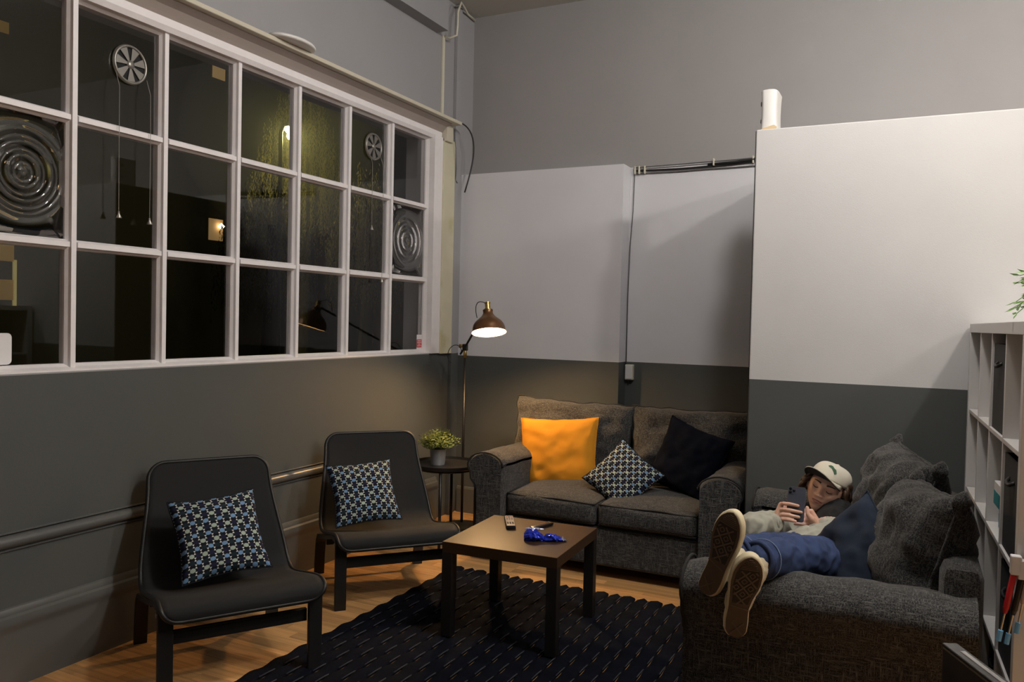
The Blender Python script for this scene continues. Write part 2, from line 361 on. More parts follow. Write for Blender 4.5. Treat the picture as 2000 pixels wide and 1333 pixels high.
# ================================================================== FITTINGS ON WALLS AND WINDOW
mat('metal_vent', (0.26, 0.25, 0.23), 0.35, metal=0.6, var=0.1)
mat('black_void', (0.004, 0.004, 0.004), 0.8)
mat('cord_grey', (0.25, 0.24, 0.22), 0.7)
mat('bell_metal', (0.5, 0.48, 0.44), 0.3, metal=0.8)
mat('paper_white', (0.74, 0.73, 0.74), 0.6, var=0.03)
mat('sticker_red', (0.55, 0.05, 0.06), 0.5)
mat('cable_black', (0.012, 0.012, 0.013), 0.5)
mat('cable_grey', (0.10, 0.10, 0.10), 0.5)
mat('plastic_white', (0.72, 0.71, 0.69), 0.35, var=0.03)
mat('plastic_cream', (0.62, 0.59, 0.48), 0.4, var=0.03)
mat('tape_tan', (0.62, 0.47, 0.28), 0.6)
def ventilator(yc, zc, lab, cords):
    t = thing('window_ventilator', lab, 'ventilator', (GX+0.004, yc, zc), group='round window ventilators')
    Rm = Matrix.Rotation(PI/2, 4, 'Y')
    bm = nb(); lathe(bm, [(0.0, 0.0), (0.083, 0.0), (0.083, 0.004), (0.0, 0.004)], 40, Rm); obj('back_disc', bm, 'black_void', t)
    bm = nb(); lathe(bm, [(0.074, 0.004), (0.074, 0.012), (0.079, 0.017), (0.085, 0.015), (0.088, 0.004)], 48, Rm); obj('rim', bm, 'metal_vent', t, smooth=True)
    for k in range(7):
        bm = nb(); a0 = 2*PI*k/7+0.3; da = 2*PI/7*0.29
        P = []
        for rr_, f_ in ((0.018, 1.0), (0.076, 1.0)):
            for q in (-1, -0.33, 0.33, 1): P.append((rr_, a0+q*da*f_))
        lo = [bm.verts.new((0.005, r_*math.cos(a), r_*math.sin(a))) for r_, a in P]
        hi = [bm.verts.new((0.011, r_*math.cos(a), r_*math.sin(a))) for r_, a in P]
        order = [0, 1, 2, 3, 7, 6, 5, 4]
        for i in range(8):
            a, b_ = order[i], order[(i+1) % 8]; bm.faces.new((lo[a], lo[b_], hi[b_], hi[a]))
        for i in range(3):
            bm.faces.new((hi[i], hi[i+1], hi[i+5], hi[i+4])); bm.faces.new((lo[i+1], lo[i], lo[i+4], lo[i+5]))
        obj('blade', bm, 'metal_vent', t)
    bm = nb(); lathe(bm, [(0.0, 0.004), (0.021, 0.004), (0.019, 0.013), (0.008, 0.017), (0.0, 0.018)], 20, Rm); obj('hub', bm, 'metal_vent', t, smooth=True)
    for dy, z_end in cords:
        bm = nb(); tube(bm, [(0.02, dy, -0.05), (0.046, dy, -0.12), (0.048, dy*1.02, (z_end-zc)*0.5), (0.048, dy, z_end-zc+0.02)], 0.0013, 6); c = obj('pull_cord', bm, 'cord_grey', t)
        bm = nb(); lathe(bm, [(0.0, 0.03), (0.004, 0.03), (0.005, 0.018), (0.012, 0.004), (0.013, 0.0), (0.0, 0.0)], 14, Matrix.Translation((0.048, dy, z_end-zc-0.01))); obj('pull_bell', bm, 'bell_metal', c, smooth=True)
ventilator(2.503, 2.585, 'round metal window ventilator high in the pane above two long pull cords, nearer the camera', [(-0.082, 1.90), (0.078, 1.89)])
ventilator(4.327, 2.587, 'small round ventilator in the far upper pane near the room corner', [(-0.06, 2.05), (0.06, 1.72)])
# sign corner and stickers on the glass
bm = nb()
pts = []
for cy_, cz_, a0 in ((1.70, 1.28, PI), (1.965, 1.28, -PI/2), (1.965, 1.368, 0), (1.70, 1.368, PI/2)):
    for k in range(5):
        a = a0+PI/2*k/4; pts.append((cy_+0.018*math.cos(a), cz_+0.018*math.sin(a)))
prism(bm, pts, GX+0.003, GX+0.007, 'x'); tag(obj('glass_sign', bm, 'paper_white'), 'white rounded card stuck to the lowest window pane at the left edge', 'sign')
st = thing('window_sticker', 'small red and white sticker in the bottom corner pane by the jamb', 'sticker', (GX+0.003, 4.925, 1.30))
bm = nb(); box(bm, 0, 0.0015, -0.033, 0.033, -0.055, 0.062); obj('sticker_paper', bm, 'paper_white', st)
bm = nb(); box(bm, 0.0014, 0.0024, -0.033, 0.033, -0.030, 0.028); red = obj('red_field', bm, 'sticker_red', st)
bm = nb()
for k, (w_, zz) in enumerate(((0.022, 0.018), (0.026, 0.006), (0.016, -0.006), (0.024, -0.018))): box(bm, 0.0023, 0.0028, -w_, w_, zz-0.002, zz+0.002)
obj('text_lines', bm, 'paper_white', red)
# router disc lying on the ledge
rt_ = thing('white_disc', 'flat white plastic disc lying on the ledge above the window', 'disc', (XL+0.112, 3.37, 2.9225))
bm = nb(); lathe(bm, [(0.0, 0.0), (0.150, 0.0), (0.165, 0.004), (0.168, 0.012), (0.160, 0.022), (0.12, 0.028), (0.0, 0.030)], 48, Matrix.Diagonal((0.55, 0.95, 0.85, 1.0))); obj('disc_body', bm, 'plastic_white', rt_, smooth=True)
bm = nb(); box(bm, 0.02, 0.05, -0.03, 0.03, 0.027, 0.034, bev=0.003); obj('status_lamp', bm, 'plastic_cream', rt_)
# white conduit from beam to ledge
cd = thing('conduit', 'white cable conduit running down from the beam to the window ledge', 'conduit', (0, 0, 0))
bm = nb(); box(bm, XL, XL+0.016, 5.062, 5.088, 2.925, 3.535, bev=0.003); obj('trunking', bm, 'plastic_cream', cd)
bm = nb(); tube(bm, [(XL+0.012, 5.075, 3.53), (XL+0.06, 5.085, 3.515), (XL+0.11, 5.09, 3.53), (XL+0.115, 5.09, 3.60), (XL+0.11, 5.10, 3.70), (XL+0.10, 5.16, 3.79), (XL+0.06, 5.28, 3.80), (XL+0.02, 5.40, 3.80), (XL+0.02, 5.52, 3.79)], 0.008, 8); obj('loose_cable', bm, 'plastic_cream', cd, smooth=True)
# black cable looping out of the ledge end
bm = nb(); pts = []
for i in range(17):
    t = i/16; a = -0.35+t*3.0
    pts.append((XL+0.105+0.055*math.sin(t*PI), 5.14+0.155*math.sin(t*PI*0.72)-0.0*t, 2.915+0.03*math.sin(t*PI*0.9)-0.50*t**1.7))
tube(bm, pts, 0.0055, 8)
tag(obj('ledge_cable', bm, 'cable_black', smooth=True), 'black cable curving down from the end of the window ledge', 'cable')
bm = nb(); tube(bm, [(XL+0.04, 5.19, 2.89), (XL+0.05, 5.21, 2.75), (XL+0.04, 5.24, 2.6), (XL+0.03, 5.25, 2.52), (XL+0.035, 5.27, 2.50)], 0.003, 6)
tag(obj('ledge_wire', bm, 'cable_grey', smooth=True), 'thin grey wire hanging beside the black cable in the corner', 'wire')
# cable bundle along the top of the alcove + the switch box
cb = thing('cable_bundle', 'dark cables strung along the top of the alcove wall to the partition', 'cables', (0, YB-0.012, 2.575))
def sag(z0, z1, s, r_, m_, w=0.0):
    bm = nb(); n = 24; P = []
    for i in range(n+1):
        t = i/n; x = -1.80 + t*1.10
        P.append((x, -0.012*(r_ > 0.006)-w, z0+(z1-z0)*t - s*math.sin(t*PI) + 0.006*noise.noise(Vector((x*4, z0*9, s)))))
    tube(bm, P, r_, 8); return obj('cable', bm, m_, cb, smooth=True)
sag(-0.02, 0.005, 0.012, 0.006, 'cable_black'); sag(-0.04, -0.035, 0.0, 0.004, 'cable_grey'); sag(0.0, 0.02, 0.002, 0.0045, 'cable_grey', 0.01)
bm = nb(); tube(bm, [(-1.28, -0.005, -0.008), (-1.1, -0.012, -0.005), (-0.9, -0.014, 0.010), (-0.7, -0.012, 0.012)], 0.0085, 8); obj('cable', bm, 'cable_black', cb, smooth=True)
for x in (-1.79, -1.76, -1.72, -1.24, -0.98):
    bm = nb(); box(bm, x-0.005, x+0.005, -0.020, 0.01, -0.045 if x < -1.5 else -0.02, 0.028 if x > -1.5 else 0.01, bev=0.002); obj('clip', bm, 'plastic_cream', cb)
bm = nb(); tube(bm, [(-1.795, -0.004, -0.02), (-1.80, -0.004, -0.3), (-1.815, -0.004, -0.55), (-1.822, -0.006, -0.9), (-1.822, -0.006, -1.41)], 0.0035, 6); obj('drop_wire', bm, 'cable_grey', cb, smooth=True)
sw = thing('socket_box', 'small cream junction box on the alcove wall at the paint line', 'junction box', (-1.795, YB, 1.13))
bm = nb(); box(bm, -0.030, 0.030, -0.035, 0.0, -0.055, 0.055, bev=0.005); obj('box_body', bm, 'plastic_cream', sw)
bm = nb(); box(bm, -0.024, 0.024, -0.039, -0.034, -0.048, 0.048, bev=0.002); pl = obj('cover_plate', bm, 'plastic_white', sw)
bm = nb(); tube(bm, [(-0.004, -0.018, -0.054), (-0.006, -0.018, -0.075)], 0.006, 8); obj('cable_gland', bm, 'cable_black', sw)
# white upright device on the partition corner
gd = thing('upright_device', 'white curved plastic device standing upright on the corner of the partition', 'device', (-0.700, 4.42, 2.49))
prof = []
bm = nb(); hh = 0.20; nz_ = 14; nx_ = 10; rings = []
for i in range(nz_+1):
    t = i/nz_; z = hh*t; wst = 0.90+0.10*(2*t-1)**2
    ring = []
    for k in range(28):
        a = 2*PI*k/28; ca, sa = math.cos(a), math.sin(a)
        e = 0.45
        ring.append(bm.verts.new((0.044*wst*math.copysign(abs(ca)**e, ca), 0.095*math.copysign(abs(sa)**e, sa), z+0.006*(1-(abs(ca)))*(1 if t > 0.9 else 0))))
    rings.append(ring)
for i in range(nz_):
    for k in range(28): bm.faces.new((rings[i][k], rings[i][(k+1) % 28], rings[i+1][(k+1) % 28], rings[i+1][k]))
bm.faces.new(rings[0][::-1]); bm.faces.new(rings[-1])
obj('shell', bm, 'plastic_white', gd, smooth=True, auto=50)
for zz, ss in ((0.145, 0.012), (0.055, 0.010)):
    bm = nb(); lathe(bm, [(0, 0), (ss, 0), (ss, 0.004), (0, 0.004)], 16, Matrix.Translation((-0.0415, -0.045, zz)) @ Matrix.Rotation(-PI/2, 4, 'Y')); obj('button', bm, 'cable_grey', gd)
bm = nb(); prism(bm, [(-0.035, 0.0), (0.043, 0.0), (0.043, 0.012), (0.03, 0.022), (0.0, 0.014), (-0.03, 0.006)], -0.0985, -0.0945, 'y'); obj('tape_strip', bm, 'tape_tan', gd)

# ================================================================== OUTSIDE, AT NIGHT
mat('asphalt', (0.03, 0.032, 0.03), 0.9)
mat('leaf_willow', (0.12, 0.10, 0.018), 0.6, var=0.8, vscale=1.2)
mat('bark', (0.05, 0.04, 0.03), 0.9)
mat('facade_dark', (0.05, 0.045, 0.04), 0.9)
mat('lamp_grey', (0.07, 0.07, 0.07), 0.5)
emis('orange_pane', (0.95, 0.60, 0.26), 0.13)
emis('bright_spot', (1.0, 0.85, 0.6), 3.0)
emis('street_head', (1.0, 0.93, 0.35), 40.0)
emis('lit_blind', (0.80, 0.50, 0.20), 0.016); emis('lit_strip', (0.85, 0.72, 0.30), 0.10)
bm = nb(); box(bm, -60, XL-0.30, -30, 70, -0.4, -0.3); struct(obj('ground', bm, 'asphalt'))
sl = thing('street_lamp', 'lit yellow street lamp seen through the upper window panes', 'street lamp', (-14.0, 15.30, -0.3))
bm = nb(); tube(bm, [(0, 0, 0), (0, 0, 3.0), (0, 0, 6.25), (0.02, 0.06, 6.42), (0.04, 0.2, 6.46)], [0.075, 0.06, 0.05, 0.045, 0.04], 10); obj('pole', bm, 'lamp_grey', sl, smooth=True)
bm = nb(); box(bm, -0.09, 0.13, 0.1, 0.56, 6.42, 6.50, bev=0.02); obj('lantern', bm, 'lamp_grey', sl)
bm = nb(); lathe(bm, [(0, -0.13), (0.10, -0.11), (0.16, -0.04), (0.17, 0.01), (0, 0.01)], 20, Matrix.Translation((0.02, 0.33, 6.41))); obj('lantern_glass', bm, 'street_head', sl, smooth=True)
pl_ = point('street_light', (-13.98, 15.63, 5.93), 0.1, 260, (1.0, 0.90, 0.30))
bm = nb(); ball_ = bmesh.ops.create_icosphere(bm, subdivisions=4, radius=2.6); mist = obj('street_mist', bm, 'asphalt', loc=(-13.98, 15.63, 5.95))
mm_ = bpy.data.materials.new('mist'); mm_.use_nodes = True; nt_ = mm_.node_tree; nt_.nodes.remove(nt_.nodes['Principled BSDF'])
vs_ = nt_.nodes.new('ShaderNodeVolumeScatter'); vs_.inputs['Density'].default_value = 0.011; vs_.inputs['Anisotropy'].default_value = 0.3; vs_.inputs['Color'].default_value = (1, 1, 0.9, 1)
nt_.links.new(vs_.outputs[0], nt_.nodes['Material Output'].inputs['Volume']); mist.data.materials[0] = mm_
tag(mist, 'thin glowing night mist around the street lamp', 'mist', kind='stuff')
def willow(name, loc, h, rx, ry, n, seed, lab, zlo, gap=0.0):
    rnd = random.Random(seed); t = thing(name, lab, 'tree', loc, group='trees outside the window')
    bm = nb(); tube(bm, [(0, 0, 0), (0.1, 0.05, h*0.4), (0.0, 0.1, h*0.75)], [0.22, 0.16, 0.08], 8); obj('trunk', bm, 'bark', t)
    V = []; F = []
    for i in range(n):
        a = rnd.random()*2*PI; q = math.sqrt(rnd.random()); x = rx*q*math.cos(a); y = ry*q*math.sin(a)
        top = h*(1-0.35*q*q)*(0.85+0.15*rnd.random()); bot = zlo + rnd.random()*(top-zlo)*0.7
        z = top; sx, sy = rnd.uniform(-.05, .05), rnd.uniform(-.05, .05)
        while z > bot:
            ang = rnd.random()*2*PI; l = rnd.uniform(0.05, 0.11); w_ = 0.012
            dx, dy = math.cos(ang), math.sin(ang); b0 = len(V); px, py = x+sx*(top-z)+rnd.uniform(-.03, .03), y+sy*(top-z)+rnd.uniform(-.03, .03)
            V += [(px, py, z), (px+dx*l*.3-dy*w_, py+dy*l*.3+dx*w_, z-l*.5), (px+dx*l*.4, py+dy*l*.4, z-l*1.1), (px+dx*l*.3+dy*w_, py+dy*l*.3-dx*w_, z-l*.5)]
            F.append((b0, b0+1, b0+2, b0+3)); z -= rnd.uniform(0.04, 0.10)
    me = bpy.data.meshes.new('foliage'); me.from_pydata(V, [], F); me.materials.append(MATS['leaf_willow'])
    o = bpy.data.objects.new('foliage', me); COL.objects.link(o); o.parent = t; o['kind'] = 'stuff'
willow('willow_tree', (-12.2, 13.0, -0.3), 4.9, 0.8, 1.3, 240, 3, 'weeping tree lit yellow green behind the middle window panes', 1.6)
willow('willow_tree', (-12.6, 16.9, -0.3), 5.9, 0.9, 1.1, 300, 5, 'weeping tree lit yellow green behind the far window panes', 1.8)
willow('willow_tree', (-15.9, 18.3, -0.3), 8.8, 0.8, 2.0, 340, 9, 'lit tree standing right behind the street lamp', 3.6)
bl = thing('far_building', 'dark building outside with lit windows and blinds', 'building', (-22, 14, -0.3))
bm = nb(); box(bm, -8, 0, -14, 22, 0, 14); obj('wall', bm, 'facade_dark', bl)
def lit(y, z, w_, h_, m_='orange_pane', name='window'):
    bm = nb(); box(bm, 0.0, 0.04, y-14-w_/2, y-14+w_/2, z-h_/2+0.3, z+h_/2+0.3); o = obj(name, bm, m_, bl); return o
for k in range(3): lit(13.3, 4.1-1.05*k, 0.9, 0.55, 'lit_blind')
for k in range(2): lit(13.78, 3.9-1.7*k, 0.10, 1.25, 'lit_strip', 'window_gap')
w_ = lit(20.9, 10.05, 0.55, 0.75); lit(20.85, 4.42, 0.62, 0.75)  # orange glows in the window glass, added here as emissive panes
bm = nb(); lathe(bm, [(0, -.12), (.12, 0), (0, .12)], 16, Matrix.Translation((0.15, 20.98-14, 4.85))); obj('glow_spot', bm, 'bright_spot', bl, smooth=True)  # bright spot of the lower orange glow
lit(13.45, 9.0, 0.25, 0.30, 'lit_blind')
# ================================================================== FURNITURE
tweed('sofa_tweed', (0.013, 0.0135, 0.015), (0.145, 0.141, 0.134))
mat('piping_dark', (0.010, 0.010, 0.011), 0.9)
mat('black_wood', (0.0075, 0.0075, 0.008), 0.45, var=0.2, vscale=12, stretch=(1, 1, 6))
mat('black_mesh', (0.0085, 0.0083, 0.0085), 0.85, var=0.35, vscale=60, stretch=(1, 8, 14), bump=0.25, bscale=300)
mat('black_edge', (0.007, 0.007, 0.007), 0.5)
mat('black_brown', (0.032, 0.0155, 0.0068), 0.42, var=0.25, vscale=40, stretch=(1, 20, 1), spec=0.4)
mat('table_leg_black', (0.0075, 0.0065, 0.006), 0.45)
mat('steel', (0.6, 0.6, 0.6), 0.3, metal=1.0)
mat('black_metal', (0.010, 0.010, 0.011), 0.4)
mat('brass', (0.62, 0.42, 0.13), 0.28, metal=1.0)
mat('bronze_shade', (0.16, 0.075, 0.028), 0.32, metal=0.55, var=0.15, spec=0.8)
mat('shade_white', (0.85, 0.82, 0.75), 0.6)
mat('mustard', (0.64, 0.265, 0.010), 0.9, var=0.10, vscale=7, bump=0.25, bscale=500)
mat('navy', (0.0030, 0.0042, 0.0088), 1.0, spec=0.1, var=0.2, bump=0.2, bscale=500)
mat('navy_blue', (0.006, 0.014, 0.032), 0.9, var=0.2, bump=0.2, bscale=500)
mat('leaf_green', (0.13, 0.17, 0.03), 0.55, var=0.45, vscale=30)
mat('leaf_bright', (0.14, 0.32, 0.04), 0.45, var=0.35, vscale=20)
mat('zinc', (0.42, 0.43, 0.45), 0.4, metal=0.5, var=0.2, vscale=14)
mat('soil', (0.02, 0.015, 0.01), 0.95)
mat('shelf_white', (0.64, 0.62, 0.60), 0.42, var=0.03)
mat('insert_black', (0.010, 0.010, 0.012), 0.8)
mat('insert_grey', (0.42, 0.42, 0.47), 0.7)
mat('box_white', (0.66, 0.66, 0.67), 0.45)
mat('box_teal', (0.02, 0.22, 0.26), 0.45)
mat('box_blue', (0.08, 0.28, 0.45), 0.45)
mat('rug_navy', (0.0030, 0.0038, 0.0078), 1.0, spec=0.1, var=0.5, vscale=9, bump=0.5, bscale=260)
mat('rug_lit_edge', (0.030, 0.033, 0.045), 0.9, var=0.4, vscale=40)
mat('remote_black', (0.008, 0.008, 0.009), 0.30)
mat('remote_silver', (0.24, 0.22, 0.20), 0.35, var=0.1)
mat('button_light', (0.42, 0.36, 0.28), 0.5)
mat('button_red', (0.5, 0.05, 0.03), 0.5)
mat('wrapper_blue', (0.012, 0.035, 0.50), 0.18, var=0.4, vscale=60, metal=0.35, spec=0.8)
mat('wrapper_foil', (0.55, 0.58, 0.75), 0.2, metal=0.9, var=0.3, vscale=80)
emis('bulb', (1.0, 0.60, 0.26), 1250.0)

def tri_print():
    """navy cushion print: rows of pale-blue / sage ovals alternating with dark ovals, white hourglass marks at the corners"""
    m, nt, b = _nt('print_navy'); L = nt.links
    uv = N(nt, 'ShaderNodeUVMap'); sx = N(nt, 'ShaderNodeSeparateXYZ'); L.new(uv.outputs[0], sx.inputs[0])
    def mth(op, a, b_=None, c=None):
        n = N(nt, 'ShaderNodeMath', operation=op)
        for i, v in enumerate((a, b_, c)):
            if v is None: continue
            if isinstance(v, (int, float)): n.inputs[i].default_value = v
            else: L.new(v, n.inputs[i])
        return n.outputs[0]
    a = mth('MULTIPLY', sx.outputs[0], 13.0); bb = mth('MULTIPLY', sx.outputs[1], 13.0)
    fa, fb = mth('FLOOR', a), mth('FLOOR', bb)
    par = mth('MODULO', mth('ADD', fa, fb), 2.0); rowp = mth('MODULO', fb, 2.0)
    lx, ly = mth('SUBTRACT', mth('FRACT', a), 0.5), mth('SUBTRACT', mth('FRACT', bb), 0.5)
    e = mth('ADD', mth('POWER', mth('DIVIDE', mth('ABSOLUTE', lx), 0.39), 2.0), mth('POWER', mth('DIVIDE', mth('ABSOLUTE', ly), 0.32), 2.0))
    inside = mth('LESS_THAN', e, 1.0)
    gx = mth('SUBTRACT', 0.5, mth('ABSOLUTE', lx)); gy = mth('SUBTRACT', 0.5, mth('ABSOLUTE', ly))
    w1 = mth('LESS_THAN', gx, mth('ADD', mth('MULTIPLY', gy, 0.60), 0.01)); w2 = mth('GREATER_THAN', gy, 0.05); w3 = mth('LESS_THAN', gy, 0.28)
    white = mth('MULTIPLY', mth('MULTIPLY', w1, w2), w3)
    def mixc(f, A, B):
        n = N(nt, 'ShaderNodeMix', data_type='RGBA'); L.new(f, n.inputs[0])
        for i, v in ((6, A), (7, B)):
            if isinstance(v, tuple): n.inputs[i].default_value = c4(v)
            else: L.new(v, n.inputs[i])
        return n.outputs[2]
    light = mixc(rowp, (0.16, 0.29, 0.48), (0.36, 0.44, 0.36)); dark = mixc(rowp, (0.012, 0.024, 0.030), (0.014, 0.014, 0.040))
    ov = mixc(par, light, dark); base = mixc(inside, (0.008, 0.009, 0.014), ov); col = mixc(white, base, (0.62, 0.61, 0.57))
    L.new(col, b.inputs['Base Color']); b.inputs['Roughness'].default_value = 0.9; b.inputs['Specular IOR Level'].default_value = 0.2
    return m
tri_print()

def pillow(w, h, t, n=28, seed=0, wr=0.012, pinch=0.10, sag=0.0, power=0.42, edge_n=0.004, rumple=3.0):
    """knife-edge cushion in the XZ plane (thickness along Y), with UVs"""
    bm = nb(); uvl = bm.loops.layers.uv.new('UVMap'); sheets = []
    for s in (-1, 1):
        g = []
        for j in range(n+1):
            row = []
            for i in range(n+1):
                u, v = 2*i/n-1, 2*j/n-1
                x = u*w/2*(1-pinch*(1-v*v)*abs(u)**2); z = v*h/2*(1-pinch*(1-u*u)*abs(v)**2)
                x += edge_n*noise.noise(Vector((v*4+seed, u*2, 3.3)))*abs(u); z += edge_n*noise.noise(Vector((u*4, v*2+seed, 8.1)))*abs(v)
                core = max(0.0, (1-abs(u)**2.6)*(1-abs(v)**2.6))**power
                q = noise.noise(Vector((u*rumple+seed, v*rumple, s*2.0+seed)))*wr*(0.3+0.7*core) + noise.noise(Vector((u*rumple*2.6, v*rumple*2.6+seed, s)))*wr*0.35
                # radial gathers near corners
                y = s*(core*t/2*(1+0.25*sag*(-v)) + 0.002) + q*min(1, core*2+0.15)
                z += -sag*0.05*(1-u*u)*(1-v*v)*h
                row.append(bm.verts.new((x, y, z)))
            g.append(row)
        sheets.append(g)
        for j in range(n):
            for i in range(n):
                f = bm.faces.new((g[j][i], g[j][i+1], g[j+1][i+1], g[j+1][i]))
                for lp, (a, c) in zip(f.loops, ((i, j), (i+1, j), (i+1, j+1), (i, j+1))): lp[uvl].uv = (a/n+0.002, c/n+0.002)
    A, B = sheets
    def edge(pa, pb, qa, qb):
        f = bm.faces.new((pa, pb, qb, qa))
    for i in range(n):
        edge(A[0][i], A[0][i+1], B[0][i], B[0][i+1]); edge(A[n][i], A[n][i+1], B[n][i], B[n][i+1])
        edge(A[i][0], A[i+1][0], B[i][0], B[i+1][0]); edge(A[i][n], A[i+1][n], B[i][n], B[i+1][n])
    rim = [A[0][i].co.copy() for i in range(n)] + [A[j][n].co.copy() for j in range(n)] + [A[n][n-i].co.copy() for i in range(n)] + [A[n-j][0].co.copy() for j in range(n)]
    return bm, rim
def cushion(name, label, cat, m, M, w, h, t, seed, welt=None, group=None, **kw):
    bm, rim = pillow(w, h, t, seed=seed, **kw)
    root = thing(name, label, cat, group=group); root.matrix_world = M
    obj('cover', bm, m, root, smooth=True)
    bm = nb(); tube(bm, rim, 0.0035 if welt is None else welt[1], 6, closed=True); obj('seam', bm, m if welt is None else welt[0], root, smooth=True)
    return root
def rbox_cushion(x0, x1, y0, y1, z0, z1, crown=0.03, n=18, seed=0, fr=0.035):
    """seat cushion block with rounded edges and a crowned, slightly dented top"""
    bm = nb(); cx, cy, cz = (x0+x1)/2, (y0+y1)/2, (z0+z1)/2; hx, hy, hz = (x1-x0)/2, (y1-y0)/2, (z1-z0)/2
    bmesh.ops.create_cube(bm, size=2.0); bmesh.ops.subdivide_edges(bm, edges=bm.edges[:], cuts=n, use_grid_fill=True)
    for v in bm.verts:
        u = Vector(v.co); p = Vector((u.x*hx, u.y*hy, u.z*hz))
        q = Vector((max(-hx+fr, min(hx-fr, p.x)), max(-hy+fr, min(hy-fr, p.y)), max(-hz+fr, min(hz-fr, p.z))))
        d = p-q
        if d.length > 1e-6: p = q + d.normalized()*fr
        if u.z > 0: p.z += crown*(1-u.x**2)*(1-u.y**2)*u.z
        k = noise.noise(Vector((p.x*5+seed, p.y*5, p.z*5)))
        p += Vector((0, 0, 0.008*k*(1 if u.z > 0 else 0.2))) ; p.y += 0.006*noise.noise(Vector((p.x*7, seed, p.z*9)))
        if u.y < -0.9: p.y -= 0.012*(1-u.x**2)*(1-u.z**2)
        v.co = p + Vector((cx, cy, cz))
    # welt loops along the top and bottom front edges
    def loop(zz, sgn):
        P = []; m_ = 40; ex, ey = hx-fr*0.30, hy-fr*0.30
        for i in range(m_): P.append((cx-ex+2*ex*i/m_, cy-ey, 0))
        for i in range(m_): P.append((cx+ex, cy-ey+2*ey*i/m_, 0))
        for i in range(m_): P.append((cx+ex-2*ex*i/m_, cy+ey, 0))
        for i in range(m_): P.append((cx-ex, cy+ey-2*ey*i/m_, 0))
        return [Vector((a, b_ + 0.006*noise.noise(Vector((a*7, seed, zz*9))), zz + 0.008*noise.noise(Vector((a*5+seed, b_*5, zz*5)))*(1 if sgn > 0 else 0.3))) for a, b_, _ in P]
    return bm, loop(cz+hz-fr*0.30, 1), loop(cz-hz+fr*0.30, -1)
def sofa(name, label, W_, D_, loc, rz, arm_w=0.245, back_h=0.78, with_backs=True):
    """two-seater: local front is -Y, origin on the floor under the centre"""
    t = thing(name, label, 'sofa', loc, rz); hw = W_/2; f = -D_/2; bk = D_/2; SZ = 0.455
    bm = nb(); box(bm, -hw+0.06, hw-0.06, f+0.055, bk-0.02, 0.07, 0.295, bev=0.018); obj('base', bm, 'sofa_tweed', t)
    for s in (-1, 1):
        # scroll arm: outline in (x, z), rolled outwards
        xi, xo = hw-arm_w, hw; P = [(xi, 0.075), (xi, 0.60)]
        for k in range(13):
            a = PI - (PI*1.18)*k/12; cx = (xi+xo)/2; P.append((cx+ (arm_w/2)*math.cos(a), 0.585+0.082*math.sin(a)*(1.0)))
        P += [(xo-0.022, 0.50), (xo-0.048, 0.47), (xo-0.055, 0.44), (xo-0.055, 0.075)]
        P = [(s*a, b_) for a, b_ in P]
        bm = nb(); n = 18; rings = []
        for i in range(n+1):
            yy = f + (D_-0.03)*i/n; off = 0.010*noise.noise(Vector((i*0.5, s*3.0, W_)))
            shrink = 0.012 if i in (0,) else 0.0
            rings.append([bm.verts.new((a + (-s*shrink if abs(a) > hw-arm_w/2 else s*shrink), yy, z + (off if z > 0.5 else 0) - (shrink if z > 0.55 else 0))) for a, z in P])
        m_ = len(P)
        for i in range(n):
            for k in range(m_): bm.faces.new((rings[i][k], rings[i][(k+1) % m_], rings[i+1][(k+1) % m_], rings[i+1][k]))
        bm.faces.new(rings[0]); bm.faces.new(rings[-1][::-1])
        arm = obj('arm', bm, 'sofa_tweed', t, smooth=True, auto=50)
        bm = nb(); tube(bm, [Vector((a, f+0.004, z)) for a, z in P[1:-1]], 0.0055, 6); obj('piping', bm, 'piping_dark', arm, smooth=True)
    bm = nb(); box(bm, -hw+0.12, hw-0.12, bk-0.13, bk-0.01, 0.07, back_h, bev=0.04); obj('back_frame', bm, 'sofa_tweed', t, smooth=True, auto=40)
    sw_ = (W_-2*arm_w)/2
    for k in (0, 1):
        bm, l1, l2 = rbox_cushion(-hw+arm_w+sw_*k+0.003, -hw+arm_w+sw_*(k+1)-0.003, f+0.035, bk-0.20, 0.30, SZ-0.018, crown=0.042, seed=k*5.0+W_)
        c = obj('seat_cushion', bm, 'sofa_tweed', t, smooth=True)
        for l in (l1, l2):
            bm = nb(); tube(bm, l, 0.005, 6, closed=True); obj('piping', bm, 'piping_dark', c, smooth=True)
    for sx_ in (-1, 1):
        for yy in (f+0.12, bk-0.12):
            bm = nb(); box(bm, sx_*(hw-0.12)-0.03, sx_*(hw-0.12)+0.03, yy-0.03, yy+0.03, 0.0, 0.075, bev=0.006); obj('foot', bm, 'table_leg_black', t)
    if with_backs:
        for k in (0, 1):
            bw = (W_-0.06)/2
            bm, rim = pillow(bw*1.06, 0.56, 0.26, n=30, seed=3.0+k*4, wr=0.045, pinch=0.05, power=0.50, rumple=2.6, edge_n=0.014)
            M = Matrix.Translation((-hw+0.01+bw*(k+0.5)+(0.0 if k == 0 else 0.03), bk-0.26, 0.675)) @ Matrix.Rotation(-0.16, 4, 'X') @ Matrix.Rotation(0.02 if k == 0 else -0.015, 4, 'Y')
            bm.transform(M); c = obj('back_cushion', bm, 'sofa_tweed', t, smooth=True)
            bm = nb(); tube(bm, [M @ (p + Vector((0, 0.0, 0.006*noise.noise(p*14)))) for p in rim], 0.0065, 6, closed=True); obj('flange', bm, 'piping_dark', c, smooth=True)
    return t
sofa('two_seat_sofa', 'dark grey tweed two-seat sofa in the alcove against the back wall', 1.67, 0.93, (-1.605, 4.815, 0), 0)
sofa('two_seat_sofa', 'dark grey tweed sofa at the right with the reclining person on it', 1.61, 0.91, (-0.225, 3.498, 0), -PI/2, back_h=0.755, with_backs=False)

